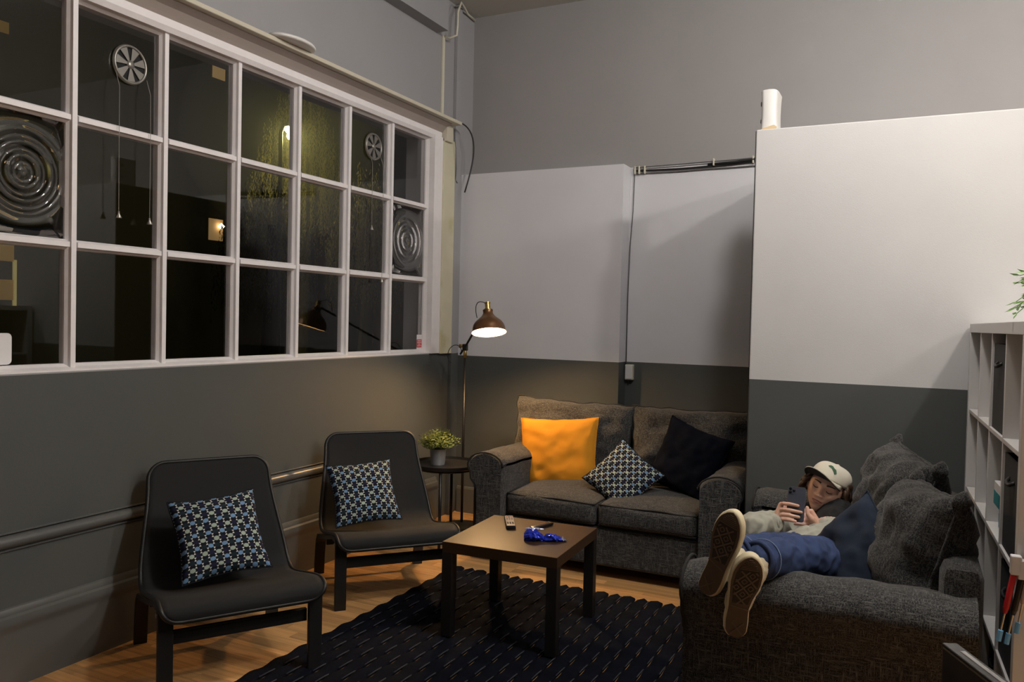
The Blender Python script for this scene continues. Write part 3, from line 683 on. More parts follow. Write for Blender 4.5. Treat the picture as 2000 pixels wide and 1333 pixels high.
# cushions ---------------------------------------------------------
cushion('mustard_cushion', 'large mustard yellow cushion leaning on the left side of the alcove sofa', 'cushion', 'mustard', basis((-2.050, 4.86, 0.612), (0.05, -1, 0.26), -0.075), 0.54, 0.48, 0.17, 2.0, wr=0.016, pinch=0.07)
cushion('patterned_cushion', 'small navy patterned cushion standing on its corner in the middle of the alcove sofa', 'cushion', 'print_navy', basis((-1.540, 4.66, 0.552), (0.10, -1, 0.62), 0.66), 0.355, 0.355, 0.13, 7.0, group='navy patterned cushions', pinch=0.09)
cushion('navy_cushion', 'plain black-navy cushion tilted on the right side of the alcove sofa', 'cushion', 'navy', basis((-1.19, 4.84, 0.658), (-0.12, -1, 0.35), 0.30), 0.43, 0.43, 0.15, 12.0, wr=0.02)

# coffee table -----------------------------------------------------
ct = thing('coffee_table', 'square black-brown coffee table standing on the rug', 'coffee table', (-1.650, 3.500, 0.012), math.radians(3.0))
TW, TD = 0.565, 0.580
bm = nb(); box(bm, -TW/2, TW/2, -TD/2, TD/2, 0.390, 0.4400, bev=0.002); top_ = obj('table_top', bm, 'black_brown', ct)
for sx_ in (-1, 1):
    for sy_ in (-1, 1):
        bm = nb(); box(bm, sx_*TW/2-(0.05 if sx_ > 0 else 0), sx_*TW/2+(0.05 if sx_ < 0 else 0), sy_*TD/2-(0.05 if sy_ > 0 else 0), sy_*TD/2+(0.05 if sy_ < 0 else 0), 0.0, 0.392, bev=0.0015)
        obj('leg', bm, 'table_leg_black', ct)
TZ = 0.452
# remotes
rm = thing('tv_remote', 'silver-faced remote control with red and pale buttons lying on the coffee table', 'remote', (-1.790, 3.640, TZ), math.atan2(3.508-3.775, -1.712+1.865)+PI/2)
bm = nb(); box(bm, -0.024, 0.024, -0.105, 0.105, 0.0, 0.018, bev=0.006); obj('body', bm, 'remote_black', rm, smooth=True, auto=40)
bm = nb(); box(bm, -0.021, 0.021, -0.100, 0.100, 0.0175, 0.0195, bev=0.0008); fp = obj('face_plate', bm, 'remote_silver', rm)
for j in range(9):
    for i in range(3):
        bm = nb(); box(bm, -0.0165+i*0.0125, -0.0085+i*0.0125, 0.078-j*0.018, 0.089-j*0.018, 0.0190, 0.0212, bev=0.0008); obj('button', bm, 'button_red' if (j == 1 and i != 1) else ('button_light' if j in (0, 2, 4, 5, 6) else 'remote_black'), fp)
bm = nb(); box(bm, -0.020, 0.020, -0.104, -0.090, 0.0176, 0.0205, bev=0.001); obj('end_cap', bm, 'steel', rm)
r2 = thing('small_remote', 'slim plain black remote lying behind the blue wrapper', 'remote', (-1.628, 3.672, TZ), math.atan2(3.747-3.591, -1.605+1.649)-PI/2)
bm = nb(); box(bm, -0.018, 0.018, -0.075, 0.075, 0.0, 0.015, bev=0.006); obj('body', bm, 'remote_black', r2, smooth=True, auto=40)
bm = nb(); lathe(bm, [(0, 0.017), (0.010, 0.0165), (0.011, 0.0145), (0, 0.0145)], 20, Matrix.Translation((0, 0.045, 0))); obj('nav_ring', bm, 'black_edge', r2)
# crumpled blue wrapper
wr_ = thing('sweet_wrapper', 'crumpled shiny blue snack wrapper on the coffee table', 'wrapper', (-1.515, 3.455, TZ), 0.50)
def crumple(L_, w0, w1, h, seed, off, m_, name):
    bm = nb(); rings = []; n = 16; sg = 18
    for i in range(n+1):
        t = i/n; prof = math.sin(PI*min(1, 0.08+t*0.92))**0.45; w_ = (w0+(w1-w0)*t)*prof; hh = h*prof*(1-0.35*t)
        ring = []
        for k in range(sg):
            a = 2*PI*k/sg; nn = 1+0.55*noise.noise(Vector((t*5+seed, math.cos(a)*1.8, math.sin(a)*1.8+seed)))
            ring.append(bm.verts.new((off[0]+L_*(t-0.5), off[1]+w_*math.cos(a)*nn, max(0.0, hh*0.95+hh*math.sin(a)*nn+off[2]))))
        rings.append(ring)
    for i in range(n):
        for k in range(sg): bm.faces.new((rings[i][k], rings[i][(k+1) % sg], rings[i+1][(k+1) % sg], rings[i+1][k]))
    bm.faces.new(rings[0][::-1]); bm.faces.new(rings[-1]); return obj(name, bm, m_, wr_, smooth=False)
crumple(0.10, 0.032, 0.034, 0.030, 1.3, (-0.048, 0.0, 0), 'wrapper_blue', 'packet')
crumple(0.09, 0.026, 0.032, 0.020, 5.1, (0.040, -0.004, 0), 'wrapper_blue', 'twisted_end')
crumple(0.03, 0.022, 0.026, 0.010, 8.7, (0.088, -0.006, 0), 'wrapper_foil', 'foil_edge')
crumple(0.095, 0.008, 0.010, 0.006, 2.2, (-0.045, 0.014, 0.048), 'wrapper_foil', 'foil_seam')

# armchairs --------------------------------------------------------
def armchair(name, label, loc, rz, lean=0.0):
    t = thing(name, label, 'armchair', loc, rz, group='black armchairs along the window wall')
    # sling path in (y, z), front (-Y) to top of back
    key = [(-0.385, 0.312), (-0.392, 0.345), (-0.372, 0.372), (-0.30, 0.380), (-0.15, 0.350), (0.0, 0.318), (0.085, 0.312), (0.135, 0.345), (0.175, 0.42), (0.225, 0.54), (0.275, 0.66), (0.315, 0.775), (0.325, 0.80)]
    P = []; K = [Vector((0, a, b_)) for a, b_ in key]
    for i in range(len(K)-1):
        p0, p1, p2, p3 = K[max(i-1, 0)], K[i], K[i+1], K[min(i+2, len(K)-1)]
        for s in range(6):
            q = s/6; P.append(0.5*((2*p1)+(-p0+p2)*q+(2*p0-5*p1+4*p2-p3)*q*q+(-p0+3*p1-3*p2+p3)*q**3))
    P.append(K[-1]); Ls = [0.0]
    for i in range(1, len(P)): Ls.append(Ls[-1]+(P[i]-P[i-1]).length)
    tot = Ls[-1]; rc = 0.075; nu = 20; grid = []
    for i, p in enumerate(P):
        d = min(Ls[i], tot-Ls[i]); f_ = Ls[i]/tot
        hw = 0.318 - 0.052*smoothstep(0.50, 0.95, f_)
        if d < rc: hw -= rc-math.sqrt(max(0, rc*rc-(rc-d)**2))
        tn = (P[min(i+1, len(P)-1)]-P[max(i-1, 0)]).normalized(); nrm = Vector((0, -tn.z, tn.y))
        row = []
        for k in range(nu+1):
            u = 2*k/nu-1; dip = -0.020*(1-u*u)*math.sin(PI*min(1, f_*1.02))
            row.append((Vector((u*hw, p.y, p.z)) + nrm*dip, nrm))
        grid.append(row)
    bm = nb(); T = [[bm.verts.new(c+n_*0.005) for c, n_ in r_] for r_ in grid]; B = [[bm.verts.new(c-n_*0.005) for c, n_ in r_] for r_ in grid]
    for i in range(len(P)-1):
        for k in range(nu):
            bm.faces.new((T[i][k], T[i][k+1], T[i+1][k+1], T[i+1][k])); bm.faces.new((B[i][k+1], B[i][k], B[i+1][k], B[i+1][k+1]))
        for k in (0, nu): bm.faces.new((T[i][k], T[i+1][k], B[i+1][k], B[i][k]))
    for k in range(nu):
        for i in (0, len(P)-1): bm.faces.new((T[i][k], T[i][k+1], B[i][k+1], B[i][k]))
    sl_ = obj('sling', bm, 'black_mesh', t, smooth=True)
    rim = [r_[0][0] for r_ in grid] + [c for c, _ in grid[-1][1:-1]] + [r_[-1][0] for r_ in grid[::-1]] + [c for c, _ in grid[0][::-1][1:-1]]
    bm = nb(); tube(bm, rim, 0.0095, 8, closed=True); obj('frame_rim', bm, 'black_edge', t, smooth=True)
    for s in (-1, 1):
        x = s*0.292
        bm = nb(); box(bm, x-0.029, x+0.029, -0.345, -0.322, 0.0, 0.345, bev=0.004)
        lg = obj('front_leg', bm, 'black_wood', t)
        bm = nb(); box(bm, x-0.027, x+0.027, -0.343, -0.324, -0.0005, 0.004); obj('glide', bm, 'steel', lg)
        bm = nb(); tube(bm, [(x+s*0.029, -0.333, 0.335), (x+s*0.034, -0.333, 0.335)], 0.010, 12); obj('bolt', bm, 'steel', lg)
        # bent side rail running back to the rear leg
        bm = nb(); R_ = []
        path = [(-0.335, 0.33), (-0.30, 0.352), (-0.22, 0.345), (-0.05, 0.300), (0.12, 0.262), (0.22, 0.240), (0.262, 0.20), (0.285, 0.12), (0.305, 0.0)]
        KK = [Vector((x, a, b_)) for a, b_ in path]; tube(bm, KK, 0.020, 4, flat=1.0)
        lo = bm.verts[:]
        bm2 = nb(); bm.free(); bm = nb(); prev = None
        for i, p in enumerate(KK):
            tn = (KK[min(i+1, len(KK)-1)]-KK[max(i-1, 0)]).normalized(); nn = Vector((0, -tn.z, tn.y))*0.011
            if i == len(KK)-1: nn = Vector((0, 0.013, 0))
            ring = [bm.verts.new(p+Vector((sx_*0.027, 0, 0))+nn*sn) for sx_, sn in ((-1, -1), (1, -1), (1, 1), (-1, 1))]
            if prev:
                for k in range(4): bm.faces.new((prev[k], prev[(k+1) % 4], ring[(k+1) % 4], ring[k]))
            else: bm.faces.new(ring)
            prev = ring
        bm.faces.new(prev[::-1]); bm2.free(); obj('rear_leg_rail', bm, 'black_wood', t, smooth=True, auto=30)
    bm = nb(); box(bm, -0.264, 0.264, -0.318, -0.298, 0.205, 0.258, bev=0.003); obj('front_stretcher', bm, 'black_wood', t)
    bm = nb(); box(bm, -0.264, 0.264, 0.225, 0.245, 0.18, 0.225, bev=0.003); obj('rear_stretcher', bm, 'black_wood', t)
    return t
def chair_at(fr, th):   # front-right leg position, direction angle of the chair's right axis
    r_ = Vector((math.cos(th), math.sin(th), 0)); b_ = Vector((-math.sin(th), math.cos(th), 0))
    return Vector((fr[0], fr[1], 0)) - r_*0.292 + b_*0.333
TH1, TH2 = math.radians(58.5), math.radians(49)
A1 = chair_at((-2.205, 2.655), TH1); A2 = chair_at((-2.54+0.584*math.cos(TH2)+0.0, 3.25+0.584*math.sin(TH2)), TH2)
armchair('armchair', 'black mesh armchair nearest the camera, patterned cushion on its seat', A1, TH1)
armchair('armchair', 'black mesh armchair beside the side table, further along the window wall', A2, TH2)
def chair_cushion(A, th, label, seed, lx, ly, lz, roll, tilt=0.62, yaw_=0.0, s=0.42):
    M = Matrix.Translation(A) @ Matrix.Rotation(th, 4, 'Z') @ Matrix.Translation((lx, ly, lz)) @ Matrix.Rotation(yaw_, 4, 'Z') @ Matrix.Rotation(-tilt, 4, 'X') @ Matrix.Rotation(roll, 4, 'Y')
    cushion('patterned_cushion', label, 'cushion', 'print_navy', M, s, s, 0.12, seed, group='navy patterned cushions', pinch=0.09)
chair_cushion(A1, TH1, 'navy patterned cushion with blue and sage ovals on the nearest armchair', 21.0, -0.015, 0.035, 0.515, -0.08, 0.60, s=0.375)
chair_cushion(A2, TH2, 'navy patterned cushion on the armchair beside the side table', 33.0, -0.100, 0.035, 0.510, -0.07, 0.60, s=0.365)

# side table + plant -----------------------------------------------
stb = thing('side_table', 'round black metal side table between armchair and sofa', 'side table', (-2.715, 4.56, 0))
bm = nb(); lathe(bm, [(0, 0.515), (0.218, 0.515), (0.224, 0.520), (0.226, 0.540), (0.222, 0.541), (0.219, 0.523), (0.214, 0.520), (0, 0.520)], 56); obj('tray_top', bm, 'black_metal', stb, smooth=True, auto=40)
for k in range(4):
    a = math.radians(20+90*k); bm = nb()
    tube(bm, [(0.195*math.cos(a), 0.195*math.sin(a), 0.516), (0.195*math.cos(a), 0.195*math.sin(a), 0.0)], 0.010, 10); obj('leg', bm, 'black_metal', stb, smooth=True)
bm = nb(); tube(bm, [(0.195*math.cos(2*PI*k/40), 0.195*math.sin(2*PI*k/40), 0.507) for k in range(40)], 0.008, 8, closed=True); obj('hoop', bm, 'black_metal', stb, smooth=True)
pt = thing('potted_plant', 'small bushy green plant in a zinc pot on the side table', 'plant', (-2.775, 4.55, 0.5205))
bm = nb(); lathe(bm, [(0, 0), (0.044, 0), (0.046, 0.006), (0.054, 0.098), (0.057, 0.102), (0.057, 0.106), (0.052, 0.106), (0.050, 0.09), (0, 0.09)], 32); obj('pot', bm, 'zinc', pt, smooth=True, auto=40)
bm = nb(); lathe(bm, [(0, 0.094), (0.051, 0.092), (0.051, 0.088)], 24); obj('soil', bm, 'soil', pt)
bm = nb(); rnd = random.Random(4)
for i in range(520):
    th = rnd.random()*2*PI; ph = math.acos(rnd.uniform(0.05, 1.0)); ln = rnd.uniform(0.08, 0.13)
    d = Vector((math.sin(ph)*math.cos(th), math.sin(ph)*math.sin(th), math.cos(ph)*0.95+0.22))
    b0 = Vector((0.03*math.cos(th)*rnd.random(), 0.03*math.sin(th)*rnd.random(), 0.095)); b1 = b0+d*ln
    s_ = d.cross(Vector((0, 0, 1))); s_ = (s_ if s_.length > 1e-3 else Vector((1, 0, 0))).normalized()
    v = [bm.verts.new(b0-s_*0.0008), bm.verts.new(b0+s_*0.0008), bm.verts.new(b1+s_*0.0008), bm.verts.new(b1-s_*0.0008)]; bm.faces.new(v)
    for q in range(3):
        c = b0+(b1-b0)*(0.55+0.2*q); a = rnd.random()*6.28; w_ = Vector((math.cos(a), math.sin(a), rnd.uniform(-.2, .6))).normalized(); u_ = w_.cross(d).normalized()
        l = rnd.uniform(0.014, 0.024); bm.faces.new([bm.verts.new(c), bm.verts.new(c+w_*l*0.5+u_*0.004), bm.verts.new(c+w_*l), bm.verts.new(c+w_*l*0.5-u_*0.004)])
o = obj('foliage', bm, 'leaf_green', pt); o['kind'] = 'stuff'

# floor lamp -------------------------------------------------------
J = Vector((-2.842, 5.0, 1.285)); RC = Vector((-2.452, 4.62, 1.398)); AX = Vector((-0.034, 0.038, 0.17)).normalized()
fl = thing('floor_lamp', 'black and brass floor lamp with lit bronze shade in the corner', 'floor lamp', (J.x, J.y, 0))
def loc_(p): return Vector(p)-Vector((J.x, J.y, 0))
bm = nb(); lathe(bm, [(0, 0), (0.135, 0), (0.138, 0.006), (0.134, 0.016), (0.03, 0.022), (0.012, 0.034), (0, 0.034)], 40); obj('base', bm, 'black_metal', fl, smooth=True, auto=40)
bm = nb(); tube(bm, [(0, 0, 0.03), (0, 0, 1.22)], 0.0095, 12); obj('pole', bm, 'black_metal', fl, smooth=True)
bm = nb(); lathe(bm, [(0.0105, 1.205), (0.0125, 1.21), (0.0125, 1.255), (0.009, 1.262), (0, 1.262)], 16); obj('brass_collar', bm, 'brass', fl, smooth=True)
nk = AX*0.175; topc = RC+AX*0.172
ad = (RC+AX*0.135 - J); adn = ad.normalized(); AE = RC+AX*0.150+Vector((-0.02, 0.018, 0))
bm = nb(); tube(bm, [loc_(J-adn*0.13), loc_(J), loc_(AE)], 0.0075, 10); obj('arm', bm, 'black_metal', fl, smooth=True)
bm = nb(); tube(bm, [loc_(J+Vector((-0.045, 0.0, 0.005))), loc_(J+Vector((-0.012, 0, 0.005)))], [0.016, 0.008], 10); kn = obj('wing_knob', bm, 'brass', fl, smooth=True)
bm = nb(); box(bm, -0.016, 0.016, -0.016, 0.016, 1.258, 1.305, bev=0.004); obj('joint', bm, 'black_metal', fl)
Msh = Matrix.Translation(loc_(RC)) @ AX.to_track_quat('Z', 'Y').to_matrix().to_4x4()
prof = [(0.112, 0.0), (0.108, 0.010), (0.106, 0.030), (0.100, 0.052), (0.086, 0.072), (0.065, 0.090), (0.045, 0.108), (0.034, 0.125), (0.0315, 0.140), (0.033, 0.146), (0.033, 0.152), (0.0, 0.153)]
bm = nb(); lathe(bm, prof, 48, Msh); sh = obj('shade', bm, 'bronze_shade', fl, smooth=True, auto=50)
inner = [(0.1115, 0.0005), (0.1065, 0.010), (0.104, 0.030), (0.098, 0.050), (0.083, 0.070), (0.062, 0.087), (0.042, 0.105), (0.0, 0.112)]
bm = nb(); lathe(bm, inner, 48, Msh); obj('shade_lining', bm, 'shade_white', sh, smooth=True)
bm = nb(); lathe(bm, [(0.0, 0.153), (0.022, 0.153), (0.022, 0.160), (0.017, 0.162), (0.017, 0.195), (0.020, 0.197), (0.020, 0.203), (0.0, 0.204)], 24, Msh); obj('brass_cap', bm, 'brass', sh, smooth=True, auto=40)
bm = nb(); lathe(bm, [(0, 0.010), (0.018, 0.015), (0.026, 0.030), (0.024, 0.050), (0.015, 0.074), (0.013, 0.094), (0, 0.094)], 24, Msh); obj('bulb', bm, 'bulb', sh, smooth=True)
bm = nb(); P = [Msh @ Vector((-0.015, 0, 0.185))]
c0 = Msh @ Vector((0, 0, 0.19))
for i in range(1, 14):
    t = i/13; P.append(c0 + Vector((-0.10*math.sin(t*PI*0.62)*1.0, 0.03*t, 0.035*math.sin(t*PI*0.9) - 0.10*t*t)))
tube(bm, P, 0.0028, 6); obj('lamp_cord', bm, 'cable_black', fl, smooth=True)
bm = nb(); P = []
for i in range(22):
    t = i/21; a = t*PI*1.35
    P.append(loc_(J) + Vector((-0.03-0.075*(1-math.cos(a))*0.75, 0.0, -0.035+0.055*math.sin(a*1.05)-0.03*t)))
tube(bm, P, 0.0026, 6); obj('lamp_cord', bm, 'cable_black', fl, smooth=True)

# ================================================================== RUG
RX0, RX1, RY0, RY1 = -2.405, -0.38, 1.25, 4.175
rug = thing('woven_rug', 'dark navy woven rug with scalloped far edge under the coffee table', 'rug', (RX0, RY0, 0))
NS = 27; sw_r = (RX1-RX0)/NS; PER = 0.150
def strip_mesh(phase):
    bm = nb(); n = 118; Lr = RY1-RY0; rows_ = []
    for i in range(n+1):
        yy = Lr*i/n; hgt = 0.0062+0.0042*math.sin(2*PI*yy/PER+phase); d = Lr-yy
        hw = sw_r*0.485*(1.0+0.035*math.sin(2*PI*yy/PER+phase))
        re = sw_r*0.52
        if d < re: hw *= math.sqrt(max(0.02, 1-((re-d)/re)**2))
        rows_.append([bm.verts.new((q*hw, yy, (hgt+0.0022*(1-q*q)) if z else 0.0004)) for q, z in ((-1, 0), (-0.92, 1), (-0.4, 1), (0.4, 1), (0.92, 1), (1, 0))])
    for i in range(n):
        for k in range(5): bm.faces.new((rows_[i][k], rows_[i][k+1], rows_[i+1][k+1], rows_[i+1][k]))
        bm.faces.new((rows_[i][5], rows_[i][0], rows_[i+1][0], rows_[i+1][5]))
    bm.faces.new(rows_[0]); bm.faces.new(rows_[-1][::-1]); return bm
s0 = obj('woven_strip', strip_mesh(0.0), 'rug_navy', rug, smooth=True, loc=(sw_r*0.5, 0, 0)); s1 = obj('woven_strip', strip_mesh(PI), 'rug_navy', rug, smooth=True, loc=(sw_r*1.5, 0, 0))
for k in range(2, NS): share('woven_strip', s0 if k % 2 == 0 else s1, rug, (sw_r*(k+0.5), 0, 0))
bm = nb()  # pale dashes added along the strip joints as their lit edges
for k in range(1, NS):
    y = (0.02 if k % 2 else 0.02+PER/2)
    while y < RY1-RY0-0.06:
        l = 0.088*(1+0.2*noise.noise(Vector((k, y*9, 0)))); x = sw_r*k
        tube(bm, [(x-0.001, y, 0.0105), (x, y+l*0.5, 0.0118), (x+0.001, y+l, 0.0108)], 0.0027, 5); y += PER
o = obj('lit_edge_dash', bm, 'rug_lit_edge', rug, smooth=True); o['kind'] = 'stuff'

# ================================================================== SHELF UNIT
SA = math.atan2(0.291-0.236, 1.49)      # the unit stands slightly askew
sh_ = thing('cube_shelf', 'white cube shelving unit behind the right sofa, at the right edge', 'shelf', (0.236, 4.295, 0), SA)
# local: y runs from 0 (partition end) to -SL (near end), x is depth
SL, SD, ST, PITCH = 1.53, 0.39, 0.040, 0.3695
def panel(name, x0, x1, y0, y1, z0, z1):
    bm = nb(); box(bm, x0, x1, y0, y1, z0, z1, bev=0.0015); return obj(name, bm, 'shelf_white', sh_)
panel('top_board', 0, SD, -SL, 0, 1.511-ST, 1.511); panel('bottom_board', 0, SD, -SL, 0, 0.0, ST)
panel('side_panel', 0, SD, -ST, 0, ST, 1.511-ST); panel('side_panel', 0, SD, -SL, -SL+ST, ST, 1.511-ST)
cw = (SL-2*ST)/4; chh = (1.511-2*ST)/4
for i in range(1, 4): panel('divider', 0.004, SD-0.004, -ST-cw*i-0.008, -ST-cw*i+0.008, ST, 1.511-ST)
for j in range(1, 4):
    for i in range(4): panel('shelf_board', 0.004, SD-0.004, -ST-cw*(i+1)+0.008, -ST-cw*i-0.008, ST+chh*j-0.008, ST+chh*j+0.008)
bm = nb(); box(bm, SD-0.004, SD, -SL+ST, -ST, ST, 1.511-ST); obj('back_board', bm, 'shelf_white', sh_)
Ms = Matrix.Translation((0.236, 4.295, 0)) @ Matrix.Rotation(SA, 4, 'Z')
def in_cell(i, j, fx): return Ms @ Vector((fx, -ST-cw*(i+0.5), ST+chh*j+0.0085))
ordw = {0: 'far column', 1: 'second column from the partition', 2: 'third column from the partition', 3: 'nearest column'}
rww = {3: 'top row', 2: 'second row from the top', 1: 'third row from the top', 0: 'bottom row'}
def insert(i, j, dx=0.03, m_='insert_black', cl='black'):
    t = thing('storage_box', '%s fabric box, %s of the shelf, %s' % (cl, rww[j], ordw[i]), 'storage box', in_cell(i, j, dx), SA, group='fabric boxes in the shelf')
    w_ = cw/2-0.014; bm = nb(); d_ = 0.34
    box(bm, 0, d_, -w_, w_, 0.0, 0.004); box(bm, 0, 0.005, -w_, w_, 0.004, 0.312); box(bm, d_-0.005, d_, -w_, w_, 0.004, 0.312); box(bm, 0.005, d_-0.005, -w_, -w_+0.005, 0.004, 0.312); box(bm, 0.005, d_-0.005, w_-0.005, w_, 0.004, 0.312)
    bmesh.ops.remove_doubles(bm, verts=bm.verts, dist=1e-5)
    obj('box_body', bm, m_, t)
    bm = nb(); tube(bm, [(0.0, -0.05, 0.245), (-0.012, -0.035, 0.235), (-0.014, 0, 0.232), (-0.012, 0.035, 0.235), (0.0, 0.05, 0.245)], 0.006, 8); obj('pull_strap', bm, 'black_edge', t, smooth=True)
insert(0, 3, 0.20); insert(2, 3, 0.012); insert(1, 2, 0.16); insert(3, 2, 0.012); insert(0, 1, 0.16); insert(1, 0, 0.10); insert(3, 1, 0.012); insert(2, 0, 0.03)
# two stacked boxes in the third column, second row from the top
p = in_cell(2, 2, 0.02)
def carton(name, label, z0, w_, h_, m1, m2, dx, rot):
    t = thing(name, label, 'box', (p.x+dx, p.y-0.045, p.z+z0), SA+rot)
    bm = nb(); box(bm, 0, 0.20, -w_/2, w_/2, 0, h_, bev=0.002); bd = obj('carton_body', bm, m1, t)
    bm = nb(); box(bm, -0.0012, 0.0, -w_/2+0.003, w_/2-0.003, 0.004, h_*0.62); obj('printed_band', bm, m2, t)
    bm = nb(); box(bm, 0.03, 0.12, -w_/2-0.0012, -w_/2, h_*0.2, h_*0.75); obj('printed_label', bm, m2, t)
    bm = nb(); box(bm, 0.02, 0.10, -0.05, 0.02, h_, h_+0.0012); obj('lid_print', bm, 'box_blue', t)
    return t
carton('teal_carton', 'teal carton under a white one on the shelf behind the sofa', 0.0, 0.23, 0.085, 'box_teal', 'box_blue', 0.015, 0.0)
carton('white_carton', 'white carton with blue and teal print stacked on a teal box in the shelf', 0.0865, 0.24, 0.085, 'box_white', 'box_teal', 0.0, 0.02)
# trailing plant on top of the shelf
tp = thing('trailing_plant', 'leafy green plant in a white pot on top of the shelf', 'plant', Ms @ Vector((0.19, -1.26, 1.512)))
bm = nb(); lathe(bm, [(0, 0), (0.045, 0), (0.060, 0.10), (0.060, 0.108), (0.055, 0.108), (0.052, 0.09), (0, 0.088)], 28); obj('pot', bm, 'plastic_white', tp, smooth=True, auto=40)
rnd = random.Random(8)
for k in range(46):
    a = rnd.random()*2*PI if k > 20 else PI+rnd.uniform(-0.9, 0.5); bm = nb(); ln = rnd.uniform(0.10, 0.20); up_ = rnd.uniform(0.0, 1.0) if k > 3 else 0.25
    P = []
    for i in range(9):
        t = i/8; P.append(Vector((math.cos(a)*ln*t, math.sin(a)*ln*t, 0.09+ln*(0.3+up_)*t-ln*0.75*t*t)))
    tube(bm, P, 0.0013, 5)
    for i in range(2, 9):
        d = (P[i]-P[i-1]).normalized(); s_ = d.cross(Vector((0, 0, 1))).normalized()
        for sg in (-1, 1):
            w_ = (d*0.6+s_*sg+Vector((0, 0, rnd.uniform(-.3, .5)))).normalized(); u_ = w_.cross(d).normalized().cross(w_); l = rnd.uniform(0.026, 0.046)
            q = [bm.verts.new(P[i]), bm.verts.new(P[i]+w_*l*.4+u_*.0065), bm.verts.new(P[i]+w_*l), bm.verts.new(P[i]+w_*l*.4-u_*.0065)]; bm.faces.new(q)
    obj('leaf_sprig', bm, 'leaf_bright', tp)

# loose back cushions + navy cushion on the right sofa ---------------
def knot(root, M, pos, seed):
    bm = nb(); rnd = random.Random(seed); lathe(bm, [(0, -0.03), (0.022, -0.02), (0.030, 0.0), (0.020, 0.022), (0.008, 0.035), (0, 0.036)], 14)
    for v in bm.verts: v.co = v.co*(1+0.35*noise.noise(v.co*40+Vector((seed, 0, 0)))) + Vector(pos)
    obj('pinched_corner', bm, 'sofa_tweed', root, smooth=True)
for nm, lab, lc, nrm, roll_, w_, h_, sd in (('back_pillow', 'rumpled grey tweed back cushion standing behind another at the far end of the right sofa', (-0.030, 3.76, 0.750), (-1, -0.45, 0.30), 0.12, 0.44, 0.44, 5),
                                    ('back_pillow', 'big rumpled grey tweed back cushion at the near end of the right sofa', (0.030, 3.16, 0.690), (-1, -0.25, 0.30), -0.04, 0.50, 0.50, 15)):
    M = basis(lc, nrm, roll_)
    c = cushion(nm, lab, 'cushion', 'sofa_tweed', M, w_, h_, 0.29, sd, welt=('sofa_tweed', 0.006), group='loose back cushions on the right sofa', wr=0.034, pinch=0.05, power=0.42, rumple=2.4, edge_n=0.018)
    for sx_ in (-1, 1): knot(c, M, (sx_*w_/2*0.97, 0, h_/2*0.97), sd+sx_)
cushion('navy_cushion', 'dark blue cushion leaning beside the person on the right sofa', 'cushion', 'navy_blue', basis((-0.168, 3.15, 0.605), (-0.50, -0.70, 0.42), 0.62), 0.43, 0.43, 0.13, 41.0, wr=0.02)

# ================================================================== FOREGROUND RIGHT: monitor and tools
mat('monitor_black', (0.010, 0.010, 0.011), 0.5)
mat('monitor_bezel', (0.035, 0.034, 0.033), 0.25)
mat('tool_red', (0.45, 0.012, 0.02), 0.35)
mat('tool_white', (0.60, 0.59, 0.60), 0.4)
mat('tool_blue', (0.16, 0.42, 0.70), 0.4)
mat('tool_clear', (0.50, 0.40, 0.38), 0.3)
P0, P1 = Vector((0.092, 1.95, 0.812)), Vector((0.250, 1.62, 0.812))
dv = (P1-P0); ang = math.atan2(dv.y, dv.x)
mn = thing('monitor', 'black screen seen from behind at the bottom right corner', 'monitor', (P0.x, P0.y, 0.38), ang)
LM = 0.62
bm = nb(); box(bm, 0, LM, -0.018, 0.018, 0.06, 0.430, bev=0.006); obj('back_shell', bm, 'monitor_black', mn)
bm = nb(); box(bm, 0.004, LM-0.004, -0.020, 0.012, 0.4285, 0.436, bev=0.002); tb = obj('top_bezel', bm, 'monitor_bezel', mn)
bm = nb(); box(bm, 0.05, LM-0.05, -0.006, 0.004, 0.4355, 0.4375, bev=0.0008); obj('vent_strip', bm, 'steel', tb)
bm = nb(); box(bm, LM/2-0.04, LM/2+0.04, -0.05, -0.018, 0.0, 0.20, bev=0.006); obj('stand', bm, 'monitor_black', mn)
bm = nb(); box(bm, LM/2-0.14, LM/2+0.14, -0.12, 0.08, -0.012, 0.004, bev=0.004); obj('stand_base', bm, 'monitor_black', mn)
# the cabinet the monitor stands on
cb_ = thing('low_cabinet', 'low dark cabinet under the black screen, mostly below the frame', 'cabinet', (P0.x, P0.y, 0.0), ang)
bm = nb(); box(bm, -0.02, 0.80, -0.22, 0.20, 0.0, 0.367, bev=0.006); obj('carcass', bm, 'monitor_black', cb_)
bm = nb(); box(bm, 0.0, 0.78, 0.20, 0.212, 0.03, 0.345, bev=0.003); dd = obj('door', bm, 'monitor_black', cb_)
bm = nb(); tube(bm, [(0.70, 0.212, 0.15), (0.70, 0.235, 0.16), (0.70, 0.235, 0.26), (0.70, 0.212, 0.27)], 0.005, 8); obj('handle', bm, 'steel', dd)
